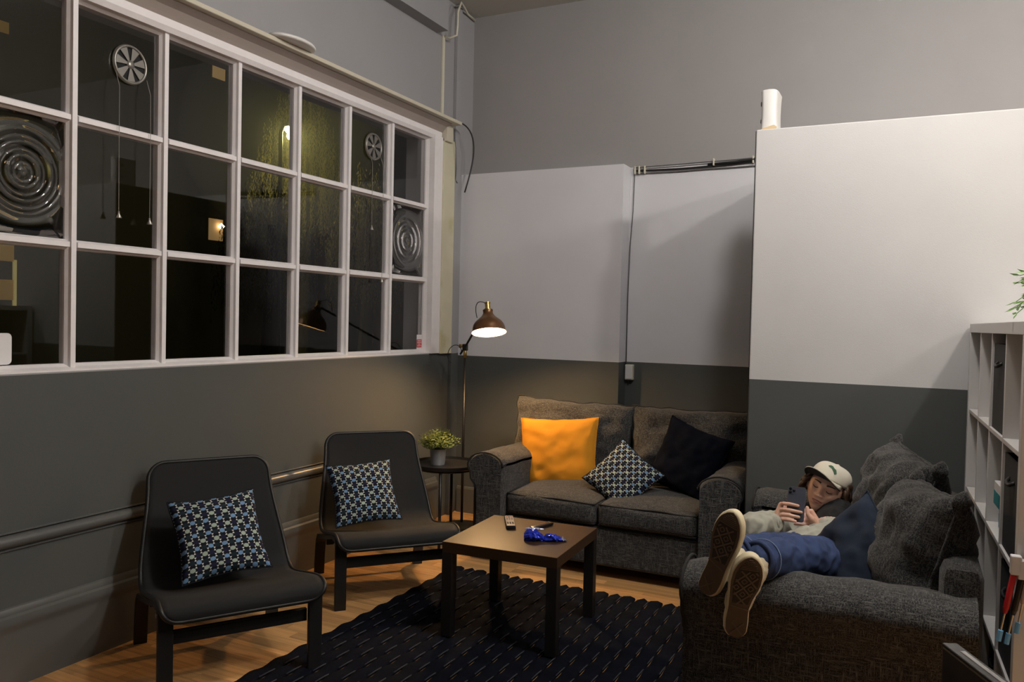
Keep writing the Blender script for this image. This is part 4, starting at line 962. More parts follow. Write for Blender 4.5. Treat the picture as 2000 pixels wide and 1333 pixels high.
# tools hung on the near end of the shelf
def tool(lab, x, dz, hm, hl, sh_l, lean, hw=0.0085, clip=True):
    base = Ms @ Vector((x, -SL-0.020, 0.578+dz))
    t = thing('marker_tool', lab, 'hand tool', base, SA, group='tools on the end of the shelf'); sx = math.sin(lean); cx = math.cos(lean)
    def pt(d, y=0.0): return (sx*d, y, cx*d)
    bm = nb(); tube(bm, [pt(0), pt(sh_l)], 0.0028, 8); obj('shaft', bm, 'steel', t)
    bm = nb(); tube(bm, [pt(-0.004), pt(0.028)], 0.007, 10); obj('tip', bm, 'tool_blue', t)
    bm = nb(); tube(bm, [pt(sh_l-0.005), pt(sh_l+0.012), pt(sh_l+hl-0.01), pt(sh_l+hl)], [hw*0.6, hw, hw, hw*0.7], 12); obj('handle', bm, hm, t, smooth=True)
    bm = nb(); box(bm, sx*(sh_l+hl+0.02)-0.014, sx*(sh_l+hl+0.02)+0.014, -0.012, 0.016, cx*(sh_l+hl)-0.006, cx*(sh_l+hl)+0.050, bev=0.003); obj('hanger', bm, 'tool_white', t)
tool('red-handled tool with blue tip hanging on the shelf end', -0.040, 0.0, 'tool_red', 0.12, 0.085, 0.16)
tool('black-handled tool with pale blue tip beside the red one on the shelf end', -0.020, -0.006, 'remote_black', 0.11, 0.090, 0.16)
tool('clear-handled tool at the right of the row on the shelf end', 0.004, 0.03, 'tool_clear', 0.13, 0.09, 0.14)
# ================================================================== THE PERSON ON THE RIGHT SOFA
mat('skin', (0.66, 0.39, 0.29), 0.5, var=0.10, vscale=25, spec=0.35)
mat('lip', (0.38, 0.13, 0.11), 0.45)
mat('brow_hair', (0.045, 0.024, 0.013), 0.8)
mat('lash', (0.012, 0.008, 0.006), 0.8)
mat('hair_brown', (0.060, 0.030, 0.014), 0.5, var=0.45, vscale=30, stretch=(1, 1, 0.2))
mat('cap_cream', (0.64, 0.60, 0.50), 0.85, var=0.05, bump=0.15, bscale=400)
mat('cap_under', (0.012, 0.012, 0.011), 0.85)
mat('emblem_green', (0.035, 0.10, 0.050), 0.8)
mat('shirt_sage', (0.34, 0.335, 0.28), 0.95, var=0.10, vscale=10, bump=0.15, bscale=300)
mat('collar_black', (0.005, 0.005, 0.006), 0.95)
mat('denim', (0.022, 0.042, 0.115), 0.9, var=0.40, vscale=26, bump=0.3, bscale=500)
mat('denim_stitch', (0.20, 0.27, 0.40), 0.9)
mat('shoe_canvas', (0.52, 0.45, 0.31), 0.85, var=0.10, bump=0.15, bscale=400)
mat('shoe_fox', (0.58, 0.50, 0.33), 0.55, var=0.08)
mat('sole_gum', (0.085, 0.058, 0.038), 0.65, var=0.15, vscale=30)
mat('sole_dark', (0.026, 0.019, 0.014), 0.7, var=0.2)
mat('sole_line', (0.115, 0.083, 0.056), 0.65)
mat('phone_grey', (0.075, 0.083, 0.11), 0.28, metal=0.3)
mat('phone_edge', (0.35, 0.36, 0.40), 0.25, metal=0.9)
mat('phone_screen', (0.006, 0.006, 0.008), 0.1, emit=(0.85, 0.9, 1.0), estr=1.6)
mat('lens_black', (0.004, 0.004, 0.005), 0.12)
BASE = Vector((-0.30, 3.40, 0.46))
person = thing('person', 'person in white cap, sage shirt and jeans lying on the right sofa with a phone', 'person', BASE)
def ball(bm, c, r, sub=2, M=None):
    r3 = r if isinstance(r, (tuple, list)) else (r, r, r)
    res = bmesh.ops.create_icosphere(bm, subdivisions=sub, radius=1.0)
    for v in res['verts']:
        p = Vector((v.co.x*r3[0], v.co.y*r3[1], v.co.z*r3[2]))
        if M is not None: p = M @ p
        v.co = p + Vector(c)
def limb(bm, pts, rs, seg=14, sub=3):
    """tapered, rounded limb through joints"""
    P = []; R_ = []
    for i in range(len(pts)-1):
        for s in range(sub): q = s/sub; P.append(Vector(pts[i]).lerp(Vector(pts[i+1]), q)); R_.append(rs[i]+(rs[i+1]-rs[i])*q)
    P.append(Vector(pts[-1])); R_.append(rs[-1]); tube(bm, P, R_, seg)
    for i in range(len(pts)): ball(bm, pts[i], rs[i]*0.99, 2)
def fuse(name, bm, m_, vox, smooth_it, parent, fold=None, shift=None):
    """merge overlapping closed pieces into one continuous skin (voxel remesh), smooth, optional cloth folds"""
    me = bpy.data.meshes.new(name+'_src'); bm.to_mesh(me); bm.free()
    t = bpy.data.objects.new(name+'_src', me); COL.objects.link(t)
    r = t.modifiers.new('r', 'REMESH'); r.mode = 'VOXEL'; r.voxel_size = vox; r.use_smooth_shade = True
    s = t.modifiers.new('s', 'SMOOTH'); s.factor = 0.5; s.iterations = smooth_it
    dg = bpy.context.evaluated_depsgraph_get(); dg.update(); ev = t.evaluated_get(dg)
    me2 = bpy.data.meshes.new_from_object(ev); bpy.data.objects.remove(t); me2.name = name
    if fold:
        nr = [v.normal.copy() for v in me2.vertices]
        for v, n_ in zip(me2.vertices, nr): v.co = v.co + n_*fold(v.co)
    for v in me2.vertices: v.co = v.co - BASE
    for p in me2.polygons: p.use_smooth = True
    me2.materials.clear(); me2.materials.append(MATS[m_])
    o = bpy.data.objects.new(name, me2); COL.objects.link(o); o.parent = parent; return o
def pobj(name, bm, m_, parent=None, smooth=True):
    for v in bm.verts: v.co = v.co - BASE
    o = obj(name, bm, m_, None, smooth=smooth); o.parent = parent or person; return o
# joints -----------------------------------------------------------
HC = Vector((-0.330, 3.93, 0.748)); fwdH = Vector((-0.14, -0.98, 0.06)).normalized()
rimg = Vector((0.896, 0.444, 0.0)); upH = Vector((0, 0, 1))*math.cos(0.44)+rimg*math.sin(0.44); upH = (upH-fwdH*upH.dot(fwdH)).normalized(); latH = upH.cross(fwdH)   # person's left is +X when facing -Y
latH = (-fwdH).cross(upH).normalized()
MH = Matrix((latH, -fwdH, upH)).transposed().to_4x4(); MH.translation = HC
neck = Vector((-0.285, 3.885, 0.640)); chest = Vector((-0.29, 3.735, 0.560)); belly = Vector((-0.29, 3.57, 0.560)); pelvis = Vector((-0.30, 3.42, 0.555))
RS, LS = Vector((-0.475, 3.745, 0.590)), Vector((-0.105, 3.755, 0.560))
RE, LE = Vector((-0.585, 3.480, 0.630)), Vector((-0.115, 3.500, 0.600))
PC = Vector((-0.4182, 3.58, 0.7313))
pn = Vector((0.02, -0.97, 0.24)).normalized(); pu = (Vector((0, 0, 1))*0.99+rimg*0.02); pu = (pu-pn*pu.dot(pn)).normalized(); pr = pu.cross(pn)
pr = -(pn.cross(pu)) if (pu.cross(pn)).x < 0 else pu.cross(pn)
def ph(x, y, z): return PC+pr*x+pu*y+pn*z
RW = ph(-0.082, -0.088, -0.012); LW = ph(0.095, -0.082, -0.040)
RH_, LH_ = Vector((-0.385, 3.41, 0.548)), Vector((-0.215, 3.41, 0.548))
RK, LK = Vector((-0.450, 3.05, 0.648)), Vector((-0.320, 3.01, 0.668)); RC_, LC_ = Vector((-0.505, 2.745, 0.715)), Vector((-0.428, 2.735, 0.712))
def foot_frame(heel, toe, nrm):
    a = (Vector(toe)-Vector(heel)).normalized(); n = Vector(nrm); n = (n-a*n.dot(a)).normalized()
    z = -n; x = a.cross(z); M = Matrix((x, a, z)).transposed().to_4x4(); M.translation = Vector(heel); return M
MR = foot_frame((-0.5605, 2.53, 0.6341), (-0.4604, 2.5, 0.9096), (-0.22, -0.95, 0.0))
ML = foot_frame((-0.4607, 2.52, 0.5194), (-0.4184, 2.47, 0.795), (0.30, -0.95, 0.0))
SLEN = {0: (Vector((-0.5605, 2.53, 0.6341))-Vector((-0.4604, 2.5, 0.9096))).length, 1: (Vector((-0.4607, 2.52, 0.5194))-Vector((-0.4184, 2.47, 0.795))).length}
RA = MR @ Vector((0, 0.072, 0.095)); LA = ML @ Vector((-0.01, 0.075, 0.095))
# head surface -----------------------------------------------------
def g(x, s): return math.exp(-(x/s)**2)
def head_pt(d):
    x, y, z = d.x*0.0765, d.y*0.098, d.z*0.119
    t = max(0.0, -d.z)
    x *= 1-0.30*t**1.6; 
    if d.y > 0: y *= 1-0.35*t**1.2
    fr = max(0.0, -d.y)
    if d.z < 0: y -= 0.010*fr*t
    y += 0.012*fr*fr*(1 if True else 0)*g(d.x, 0.9)*0.6          # flatten the face
    # features (push forward = -y)
    f = 0.0
    if d.y < 0:
        ax = abs(x)
        f += 0.0085*g(z-0.030, 0.011)*g(ax-0.026, 0.030)
        f -= 0.0150*g(z-0.010, 0.013)*g(ax-0.031, 0.015)
        f += 0.0058*g(z-0.008, 0.009)*g(ax-0.031, 0.012)
        nz_ = (0.022-z)/0.052
        if -0.1 < nz_ < 1.15:
            h = 0.0045+0.0240*max(0, min(1, nz_))**1.25; w_ = 0.0085+0.0035*max(0, min(1, nz_))
            fall = 1-smoothstep(0.92, 1.15, nz_); st = smoothstep(-0.1, 0.15, nz_)
            f += h*g(x, w_)*fall*st
        f += 0.0085*g(z+0.028, 0.009)*g(ax-0.0135, 0.0075)
        f += 0.0045*g(z+0.018, 0.020)*g(ax-0.043, 0.018)
        f += 0.0065*g(z+0.0500, 0.0055)*g(x, 0.019)
        f += 0.0070*g(z+0.0640, 0.0060)*g(x, 0.017)
        f -= 0.0035*g(z+0.0570, 0.0030)*g(x, 0.022)
        f -= 0.0050*g(z+0.0770, 0.0070)*g(x, 0.020)
        f += 0.0090*g(z+0.0980, 0.0140)*g(x, 0.022)
        f *= smoothstep(0.05, 0.45, -d.y)
    return Vector((x, y-f, z))
def head_bm(bm, M, nu=110, nv=90):
    rings = []
    for j in range(1, nv):
        ph_ = PI*j/nv; rings.append([bm.verts.new(M @ head_pt(Vector((math.sin(ph_)*math.cos(2*PI*i/nu), math.sin(ph_)*math.sin(2*PI*i/nu), math.cos(ph_))))) for i in range(nu)])
    T = bm.verts.new(M @ head_pt(Vector((0, 0, 1)))); B = bm.verts.new(M @ head_pt(Vector((0, 0, -1))))
    for j in range(nv-2):
        for i in range(nu): bm.faces.new((rings[j][i], rings[j][(i+1) % nu], rings[j+1][(i+1) % nu], rings[j+1][i]))
    for i in range(nu):
        bm.faces.new((T, rings[0][(i+1) % nu], rings[0][i])); bm.faces.new((B, rings[-1][i], rings[-1][(i+1) % nu]))
# lookup of face surface by (x, z): find direction by iteration
def face_at(x, z, off=0.0):
    dx, dz = x/0.0765, z/0.119
    for _ in range(14):
        q = dx*dx+dz*dz
        if q > 0.98: k = math.sqrt(0.98/q); dx *= k; dz *= k
        p = head_pt(Vector((dx, -math.sqrt(max(0.0, 1-dx*dx-dz*dz)), dz)))
        dx += (x-p.x)/0.0765*0.8; dz += (z-p.z)/0.119*0.8
    q = min(0.98, dx*dx+dz*dz)
    p = head_pt(Vector((dx, -math.sqrt(1-q), dz))); return Vector((p.x, p.y-off, p.z))
# ---- continuous body
bm = nb(); head_bm(bm, MH)
for s in (-1, 1): ball(bm, MH @ Vector((s*0.076, 0.012, -0.012)), (0.012, 0.020, 0.032), 2, MH.to_3x3())
limb(bm, [MH @ Vector((0, 0.030, -0.050)), neck, chest+Vector((0, 0.06, 0.03))], [0.055, 0.056, 0.07])
limb(bm, [chest, belly, pelvis], [0.105, 0.10, 0.105]); ball(bm, chest, (0.16, 0.12, 0.09)); ball(bm, pelvis, (0.15, 0.12, 0.09))
for sh_p, el, wr_p in ((RS, RE, RW), (LS, LE, LW)): limb(bm, [chest.lerp(sh_p, 0.6), sh_p, el, wr_p], [0.06, 0.052, 0.038, 0.026])
for hp, kn_, ca_, an in ((RH_, RK, RC_, RA), (LH_, LK, LC_, LA)): limb(bm, [hp, kn_, kn_.lerp(ca_, 0.4), ca_, an], [0.080, 0.055, 0.050, 0.036, 0.034])
for MM in (MR, ML): limb(bm, [MM @ Vector((0, 0.05, 0.055)), MM @ Vector((0, 0.14, 0.045)), MM @ Vector((0, 0.22, 0.035))], [0.028, 0.026, 0.018])
# right hand: palm at the phone's left edge, four fingers across its back, thumb on the screen side
def palm(cs, r):
    for a, b_, rr_ in cs: limb(bm, [a, b_], [rr_, rr_], 10, 2)
kn_y = (-0.004, -0.029, -0.050, -0.069); ext = (0.010, 0.024, 0.016, 0.004)
for i, y in enumerate(kn_y):
    k0 = ph(-0.060, y-0.004, -0.006); limb(bm, [RW, k0], [0.017, 0.0115], 10, 3)
    limb(bm, [k0, ph(-0.049, y, 0.0115), ph(-0.024, y+0.001, 0.0165), ph(ext[i], y-0.002, 0.0125)], [0.0098, 0.0090, 0.0083, 0.0068], 10, 2)
limb(bm, [RW, ph(-0.062, -0.050, -0.020), ph(-0.045, -0.020, -0.022), ph(-0.022, -0.002, -0.016)], [0.018, 0.0135, 0.0105, 0.0085], 10, 2)
# left hand: cupped under the other side, fingers on the screen side, thumb up the edge
for i, y in enumerate((-0.020, -0.041, -0.061, -0.079)):
    k0 = ph(0.060, y, -0.026); limb(bm, [LW, k0], [0.018, 0.0115], 10, 3)
    limb(bm, [k0, ph(0.044, y, -0.018), ph(0.022, y, -0.0165), ph(0.0, y-0.002, -0.0145)], [0.0098, 0.0090, 0.0082, 0.0068], 10, 2)
limb(bm, [LW, ph(0.066, -0.052, 0.000), ph(0.050, -0.034, 0.004), ph(0.045, -0.008, 0.002)], [0.018, 0.0135, 0.0100, 0.0080], 10, 2)
body = fuse('body', bm, 'skin', 0.0030, 2, person)
# ---- face details
def patch(name, fn, nu, nv, m_, off):
    bm = nb(); G = []
    for j in range(nv+1):
        r_ = []
        for i in range(nu+1):
            x, z = fn(i/nu, j/nv); r_.append(bm.verts.new(MH @ face_at(x, z, off)))
        G.append(r_)
    for j in range(nv):
        for i in range(nu): bm.faces.new((G[j][i], G[j][i+1], G[j+1][i+1], G[j+1][i]))
    return pobj(name, bm, m_, body)
patch('lips', lambda u, v: ((u-0.5)*0.046, -0.0575+0.002*(2*u-1)**2+(v-0.5)*0.0165*max(0.06, (1-(2*u-1)**2))**0.7), 24, 10, 'lip', 0.0010)
for s in (-1, 1):
    patch('eyebrow', lambda u, v, s=s: (s*(0.013+0.036*u), 0.0285+0.0035*math.sin(u*PI*0.8)-0.002*u+(v-0.5)*0.0085*(1-0.6*u)), 14, 4, 'brow_hair', 0.0015)
    patch('eyelashes', lambda u, v, s=s: (s*(0.0185+0.026*u), 0.0035-0.0050*math.sin(u*PI)+(v-0.5)*0.0032), 14, 3, 'lash', 0.0012)
# ---- hair: wavy locks hanging from under the cap
bm = nb(); rnd = random.Random(17)
for k in range(150):
    a = rnd.uniform(-0.25, PI+0.25) if k > 46 else rnd.choice((rnd.uniform(-0.35, 0.25), rnd.uniform(PI-0.25, PI+0.35)))
    x0, y0 = 0.079*math.cos(a), 0.012+0.092*math.sin(a); z0 = rnd.uniform(0.02, 0.055); ln = rnd.uniform(0.075, 0.125)
    P = []; R_ = []; phs = rnd.random()*6
    for i in range(9):
        t = i/8; out = 1.02+0.28*math.sin(t*PI*0.75)+0.10*t; wv = 0.012*math.sin(t*8+phs)
        P.append(MH @ Vector((x0*out+wv*math.sin(a), y0*out+wv*math.cos(a), z0-ln*t))); R_.append(0.0085*(1-t)**0.6+0.0016)
    tube(bm, P, R_, 6)
hr = pobj('hair', bm, 'hair_brown', body); hr['kind'] = 'stuff'
# ---- cap
cap = bpy.data.objects.new('cap', None); COL.objects.link(cap); cap.parent = person
MC = MH @ Matrix.Translation((0, 0.004, 0.020)) @ Matrix.Rotation(-0.22, 4, 'X') @ Matrix.Rotation(-0.28, 4, 'Z')
def cap_pt(a, e, off=0.0):   # a azimuth, e elevation 0..1
    ee = e*PI/2; x = (0.087+off)*math.cos(ee)**0.62*math.cos(a); y = (0.106+off)*math.cos(ee)**0.62*math.sin(a); z = 0.012+(0.084+off)*math.sin(ee)**0.85
    return Vector((x, y, z))
bm = nb(); nu_, nv_ = 60, 18; G = []
for j in range(nv_+1):
    G.append([bm.verts.new(MC @ cap_pt(2*PI*i/nu_, j/nv_*0.985)) for i in range(nu_)])
for j in range(nv_):
    for i in range(nu_): bm.faces.new((G[j][i], G[j][(i+1) % nu_], G[j+1][(i+1) % nu_], G[j+1][i]))
bm.faces.new(G[-1])
low = [bm.verts.new(MC @ (cap_pt(2*PI*i/nu_, 0.0, -0.003)+Vector((0, 0, 0.002)))) for i in range(nu_)]
for i in range(nu_): bm.faces.new((low[i], low[(i+1) % nu_], G[0][(i+1) % nu_], G[0][i]))
crown = pobj('crown', bm, 'cap_cream', cap)
def brim_pts(u, v, dz):   # u -1..1 across, v 0..1 out
    a = -PI/2+u*1.15; b0 = cap_pt(a, 0.02); ext_ = 0.078*(1-abs(u)**2.6)**0.55
    return MC @ Vector((b0.x*(1+0.05*v), b0.y-ext_*v, 0.010+dz+0.018*v*(1-0.9*u*u)-0.020*u*u*v))
for nm, m_, z0, z1 in (('brim', 'cap_cream', 0.0012, 0.0042), ('brim_underside', 'cap_under', -0.0022, 0.0012)):
    bm = nb(); A = [[bm.verts.new(brim_pts(-1+2*i/30, j/8, z1)) for i in range(31)] for j in range(9)]; B = [[bm.verts.new(brim_pts(-1+2*i/30, j/8, z0)) for i in range(31)] for j in range(9)]
    for j in range(8):
        for i in range(30): bm.faces.new((A[j][i], A[j][i+1], A[j+1][i+1], A[j+1][i])); bm.faces.new((B[j][i+1], B[j][i], B[j+1][i], B[j+1][i+1]))
    for i in range(30):
        for j in (0, 8): bm.faces.new((A[j][i], A[j][i+1], B[j][i+1], B[j][i]))
    for j in range(8):
        for i in (0, 30): bm.faces.new((A[j][i], A[j+1][i], B[j+1][i], B[j][i]))
    pobj(nm, bm, m_, cap)
bm = nb(); lathe(bm, [(0, 0.006), (0.006, 0.004), (0.008, 0.0), (0, 0.0)], 14, MC @ Matrix.Translation((0, 0, 0.095))); pobj('cap_button', bm, 'cap_cream', cap)
# green embroidered emblem: a swooping bar with a tail
bm = nb(); em = [(-0.40, 0.46), (-0.30, 0.53), (-0.15, 0.54), (0.0, 0.46), (0.14, 0.42), (0.24, 0.28), (0.15, 0.22), (0.06, 0.30), (-0.05, 0.36), (-0.18, 0.42), (-0.30, 0.42)]
ct_ = bm.verts.new(MC @ cap_pt(-PI/2+0.39, 0.42, 0.0018)); vs = [bm.verts.new(MC @ cap_pt(-PI/2+0.42+a*0.95, e, 0.0018)) for a, e in em]
for i in range(len(vs)): bm.faces.new((ct_, vs[i], vs[(i+1) % len(vs)]))
bm2 = bm; pobj('emblem', bm2, 'emblem_green', crown, smooth=False)
# ---- clothing
def folds(amp, sc, st):
    def f(p):
        q = Vector((p.x*st[0], p.y*st[1], p.z*st[2]))*sc
        n1 = noise.noise(q); n2 = noise.noise(q*2.1+Vector((7, 3, 1)))
        return amp*((1-abs(n1)*2.2)*0.75+n2*0.45)
    return f
bm = nb()
limb(bm, [chest+Vector((0, 0.05, 0.015)), chest, belly, pelvis+Vector((0, 0.02, 0.004))], [0.085, 0.098, 0.112, 0.116]); ball(bm, chest, (0.185, 0.120, 0.090)); ball(bm, belly, (0.165, 0.12, 0.100)); ball(bm, pelvis+Vector((0, 0.03, 0.008)), (0.178, 0.13, 0.112))
def cuffp(el, wr_p, q): return el.lerp(wr_p, q)
limb(bm, [chest.lerp(RS, 0.5), RS, RE, cuffp(RE, RW, 0.88)], [0.080, 0.070, 0.062, 0.046]); limb(bm, [chest.lerp(LS, 0.5), LS, LE, cuffp(LE, LW, 0.86)], [0.080, 0.068, 0.062, 0.047])
limb(bm, [RE, RE+Vector((-0.01, -0.03, -0.04))], [0.055, 0.04])
shirt = fuse('shirt', bm, 'shirt_sage', 0.0065, 6, person, fold=folds(0.0120, 20.0, (1.0, 1.0, 1.0)))
for el, wr_p, q, r_ in ((RE, RW, 0.90, 0.040), (LE, LW, 0.88, 0.042)):
    c = cuffp(el, wr_p, q); d = (wr_p-el).normalized(); bm = nb(); u_, v_ = frame_at(d)
    tube(bm, [c+(u_*math.cos(2*PI*k/24)+v_*math.sin(2*PI*k/24))*r_ for k in range(24)], 0.0065, 8, closed=True); pobj('cuff', bm, 'shirt_sage', shirt)
bm = nb(); nd = (MH @ Vector((0, 0.03, -0.05))-neck).normalized(); u_, v_ = frame_at(nd)
limb(bm, [chest+Vector((0.02, 0.07, 0.035)), neck+Vector((0.01, 0.0, -0.010)), neck.lerp(MH @ Vector((0.0, 0.04, -0.075)), 0.72)], [0.100, 0.086, 0.066])
fuse('collar', bm, 'collar_black', 0.006, 5, person, fold=folds(0.006, 20.0, (1, 1, 1)))
bm = nb()
for hp, kn_, an in ((RH_, RK, RC_), (LH_, LK, LC_)):
    d = (an-kn_); limb(bm, [hp+Vector((0, 0.03, 0)), hp, kn_, kn_.lerp(an, 0.4), kn_.lerp(an, 0.94)], [0.095, 0.096, 0.072, 0.066, 0.060], 18)
ball(bm, pelvis+Vector((0, -0.02, -0.01)), (0.176, 0.110, 0.095))
jeans = fuse('jeans', bm, 'denim', 0.0065, 5, person, fold=folds(0.0100, 15.0, (1.2, 1.0, 1.2)))
for kn_, an in ((RK, RC_), (LK, LC_)):
    for q, r_, m_, rr_ in ((1.05, 0.056, 'denim', 0.0075), (0.93, 0.0665, 'denim_stitch', 0.0014)):
        c = kn_.lerp(an, q); d = (an-kn_).normalized(); bm = nb(); u_, v_ = frame_at(d)
        tube(bm, [c+(u_*math.cos(2*PI*k/28)+v_*math.sin(2*PI*k/28))*r_ for k in range(28)], rr_, 6, closed=True); pobj('hem' if m_ == 'denim' else 'hem_stitch', bm, m_, jeans)
for ca_, an, MM in ((RC_, RA, MR), (LC_, LA, ML)):
    bm = nb(); limb(bm, [ca_, an, MM @ Vector((0, 0.075, 0.06))], [0.043, 0.042, 0.036], 16); fuse('sock', bm, 'shoe_canvas', 0.006, 4, person, fold=folds(0.003, 30.0, (1, 1, 1)))
# ---- shoes
def outline(n, L_, side, inset=0.0):
    """sole outline; side +1 puts the big-toe side on +X"""
    P = []
    key = [(0.0, 0.0), (0.020, 0.0235), (0.075, 0.0345), (0.20, 0.0365), (0.36, 0.0335), (0.50, 0.0385), (0.66, 0.0480), (0.80, 0.0470), (0.90, 0.0385), (0.965, 0.0235), (1.0, 0.0)]
    def wid(t):
        for i in range(len(key)-1):
            if key[i][0] <= t <= key[i+1][0]:
                q = (t-key[i][0])/(key[i+1][0]-key[i][0])
                if i == 0: q = math.sqrt(q)
                if i == len(key)-2: q = 1-math.sqrt(1-q)
                return key[i][1]+(key[i+1][1]-key[i][1])*q
        return 0
    ts = [0.5-0.5*math.cos(PI*i/n) for i in range(n+1)]
    def cen(t): return side*0.010*smoothstep(0.35, 1.0, t)*1.0 - side*0.004*math.sin(PI*min(1, t*1.6))
    R_ = [(cen(t)+max(0, wid(t)-inset), inset+(L_-2*inset)*t) for t in ts]; Lf = [(cen(t)-max(0, wid(t)-inset), inset+(L_-2*inset)*t) for t in ts[::-1]]
    return R_ + Lf[1:-1]
def shoe(MM, L_, side, lab):
    t = bpy.data.objects.new('shoe', None); COL.objects.link(t); t.parent = person; t['label'] = lab
    O = outline(26, L_, side)
    bm = nb(); n = len(O); rings = []
    for z, ins in ((0.002, 0.003), (0.0, 0.0045), (0.006, 0.0), (0.018, -0.0012), (0.027, 0.0), (0.029, 0.003)):
        rings.append([bm.verts.new(MM @ Vector((x*(1-ins/0.05), (y-L_/2)*(1-ins/(L_/2))+L_/2, z))) for x, y in O])
    for i in range(1, len(rings)-1):
        for k in range(n): bm.faces.new((rings[i][k], rings[i][(k+1) % n], rings[i+1][(k+1) % n], rings[i+1][k]))
    for v in rings[0]: bm.verts.remove(v)
    bm.faces.new(rings[1][::-1]); bm.faces.new(rings[-1]); pobj('foxing', bm, 'shoe_fox', t)
    I = outline(26, L_, side, 0.0045); bm = nb()
    for v in prism(bm, I, -0.004, 0.003, 'z'): v.co = MM @ v.co
    sole = pobj('outsole', bm, 'sole_gum', t, smooth=False)
    # recessed dark forefoot field + raised tread: bars at the toe, diamonds in the middle, cross at the heel
    J2 = [(x, y) for x, y in outline(40, L_, side, 0.012) if y > L_*0.40]; bm = nb()
    for v in prism(bm, J2, -0.0046, -0.0035, 'z'): v.co = MM @ v.co
    pobj('forefoot_field', bm, 'sole_dark', sole, smooth=False)
    def half(y):
        xs = [x for x, yy in outline(60, L_, side, 0.014) if abs(yy-y) < 0.006]
        return (min(xs), max(xs)) if len(xs) > 1 else None
    bm = nb()
    def bar(x0, y0, x1, y1, w_=0.0022):
        d = Vector((x1-x0, y1-y0, 0));
        if d.length < 0.003: return
        s_ = Vector((-d.y, d.x, 0)).normalized()*w_; vs_ = []
        for z in (-0.0066, -0.0040):
            for q in (Vector((x0, y0, z))-s_, Vector((x1, y1, z))-s_, Vector((x1, y1, z))+s_, Vector((x0, y0, z))+s_): vs_.append(bm.verts.new(MM @ q))
        for f in ((0, 1, 2, 3), (7, 6, 5, 4), (0, 4, 5, 1), (1, 5, 6, 2), (2, 6, 7, 3), (3, 7, 4, 0)): bm.faces.new([vs_[i] for i in f])
    def clipbar(x0, y0, dx, dy, ln, w_=0.0022):
        P = []; m_ = 40
        for i in range(m_+1):
            q = -ln+2*ln*i/m_; x, y = x0+dx*q, y0+dy*q; h_ = half(y)
            ok = h_ and h_[0] < x < h_[1] and L_*0.42 < y < L_*0.82
            if ok: P.append((x, y))
            elif P: bar(*P[0], *P[-1], w_); P = []
        if P: bar(*P[0], *P[-1], w_)
    for k in range(7):
        y = L_*(0.84+0.018*k); h_ = half(y)
        if h_: bar(h_[0], y, h_[1], y, 0.0013)
    c = 0.7071; st_ = 0.030
    for k in range(-4, 5): clipbar(0.0+k*st_*c, L_*0.62+k*st_*c, c, -c, 0.12); clipbar(0.0+k*st_*c, L_*0.62-k*st_*c, c, c, 0.12)
    for i in range(-3, 4):
        for j in range(-3, 4):
            x, y = (i+j+1)*st_*c*0.5*1.0*1.0, L_*0.62+(i-j)*st_*c*0.5*2*0.5
            x = (i*st_+j*st_+st_)*c*1.0*0.5*2*0.5; 
            cx_, cy_ = ((i+0.5)+(j+0.5))*st_*c, L_*0.62+((i+0.5)-(j+0.5))*st_*c
            h_ = half(cy_)
            if h_ and h_[0]+0.006 < cx_ < h_[1]-0.006 and L_*0.45 < cy_ < L_*0.80:
                q = 0.0085
                for (a0, b0), (a1, b1) in (((0, q), (q, 0)), ((q, 0), (0, -q)), ((0, -q), (-q, 0)), ((-q, 0), (0, q))): bar(cx_+a0, cy_+b0, cx_+a1, cy_+b1, 0.0014)
    for dx in (-1, 1): bar(-0.018*dx, L_*0.06, 0.018*dx, L_*0.20, 0.0016)
    bar(-0.026, L_*0.36, 0.028, L_*0.40, 0.0016)
    tr_ = pobj('tread', bm, 'sole_line', sole, smooth=False); tr_['kind'] = 'stuff'
    # canvas upper
    bm = nb(); rings = []; ny = 30
    def wid_at(y):
        xs = [x for x, yy in outline(80, L_, side, 0.003) if abs(yy-y) < L_*0.02]; return min(xs), max(xs)
    for i in range(ny+1):
        tt = 0.012+0.976*i/ny; y = L_*tt; xa, xb = wid_at(y)
        if tt < 0.30: hh = 0.095-0.0*tt
        elif tt < 0.62: hh = 0.095-(tt-0.30)/0.32*0.030
        else: hh = 0.065-(tt-0.62)/0.38*0.022
        hh *= min(1.0, math.sqrt(max(0.0, (1.0-tt)/0.10)))*0.55+0.45 if tt > 0.9 else 1.0
        ring = []
        for k in range(17):
            a = PI*k/16; ca, sa = math.cos(a), math.sin(a); e = 0.75
            ring.append(bm.verts.new(MM @ Vector(((xa+xb)/2+(xb-xa)/2*math.copysign(abs(ca)**e, ca)*(1.0-0.25*sa*(1 if tt < 0.5 else 0.4)), y, 0.024+(hh-0.024)*sa**0.8))))
        rings.append(ring)
    for i in range(ny):
        for k in range(16): bm.faces.new((rings[i][k], rings[i][k+1], rings[i+1][k+1], rings[i+1][k]))
        bm.faces.new((rings[i][16], rings[i][0], rings[i+1][0], rings[i+1][16]))
    bm.faces.new(rings[0]); bm.faces.new(rings[-1][::-1]); pobj('upper', bm, 'shoe_canvas', t)
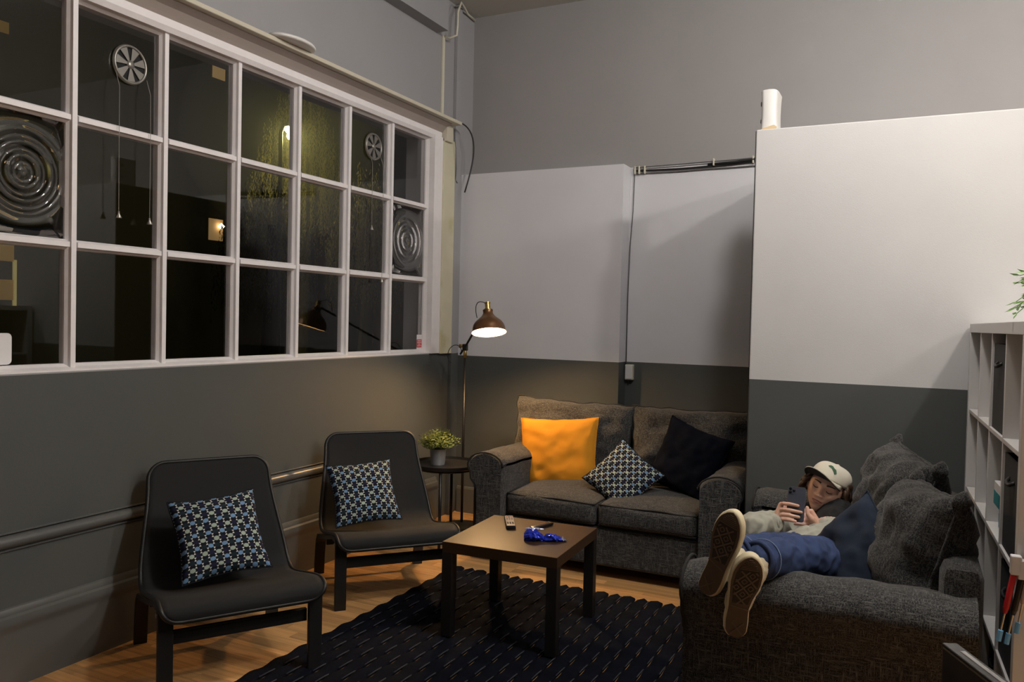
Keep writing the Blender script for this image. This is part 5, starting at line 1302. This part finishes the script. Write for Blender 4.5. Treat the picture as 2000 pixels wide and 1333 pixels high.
    for k in range(5):
        y = L_*(0.36+0.055*k); bm = nb(); hh = 0.092-(k*0.055)/0.32*0.030+0.003
        tube(bm, [MM @ Vector((-0.024, y, hh-0.016)), MM @ Vector((-0.010, y+0.003, hh-0.001)), MM @ Vector((0.010, y+0.003, hh-0.001)), MM @ Vector((0.024, y, hh-0.016))], 0.0035, 6); pobj('lace', bm, 'shoe_fox', t)
shoe(MR, SLEN[0]*1.0, 1, 'raised cream canvas shoe, patterned gum sole towards the camera'); shoe(ML, SLEN[1]*1.0, -1, 'lower cream canvas shoe hanging over the sofa arm')
# ---- phone
pho = thing('phone', 'grey smartphone held up in the reclining person\'s hands', 'phone', PC); Mp = Matrix((pr, pn, pu)).transposed().to_4x4(); Mp.translation = PC
def php(name, bm, m_, parent):
    for v in bm.verts: v.co = (Mp @ v.co)-PC
    o = obj(name, bm, m_, None, smooth=True, auto=40); o.parent = parent; return o
def rr2(w_, h_, r_, n=6):
    P = []
    for cx_, cz_, a0 in ((w_/2-r_, h_/2-r_, 0), (-w_/2+r_, h_/2-r_, PI/2), (-w_/2+r_, -h_/2+r_, PI), (w_/2-r_, -h_/2+r_, 1.5*PI)):
        for k in range(n+1): a = a0+PI/2*k/n; P.append((cx_+r_*math.cos(a), cz_+r_*math.sin(a)))
    return P
bm = nb(); prism(bm, rr2(0.0715, 0.146, 0.010), -0.0036, 0.0036, 'y'); pb = php('phone_frame', bm, 'phone_edge', pho)
bm = nb(); prism(bm, rr2(0.0695, 0.144, 0.009), 0.0034, 0.0042, 'y'); php('back_glass', bm, 'phone_grey', pho)
bm = nb(); prism(bm, rr2(0.0695, 0.144, 0.009), -0.0042, -0.0034, 'y'); php('screen', bm, 'phone_screen', pho)
bm = nb(); prism(bm, [(a-0.0185, b_+0.055) for a, b_ in rr2(0.031, 0.031, 0.007)], 0.0041, 0.0056, 'y'); cmod = php('camera_bump', bm, 'phone_grey', pho)
for a, b_ in ((-0.0255, 0.062), (-0.0255, 0.048), (-0.0115, 0.055)):
    bm = nb(); lathe(bm, [(0, 0.0), (0.0058, 0.0), (0.0058, 0.0018), (0.0045, 0.0022), (0, 0.0018)], 18, Matrix.Translation((a, 0.0055, b_)) @ Matrix.Rotation(-PI/2, 4, 'X')); php('lens', bm, 'lens_black', cmod)
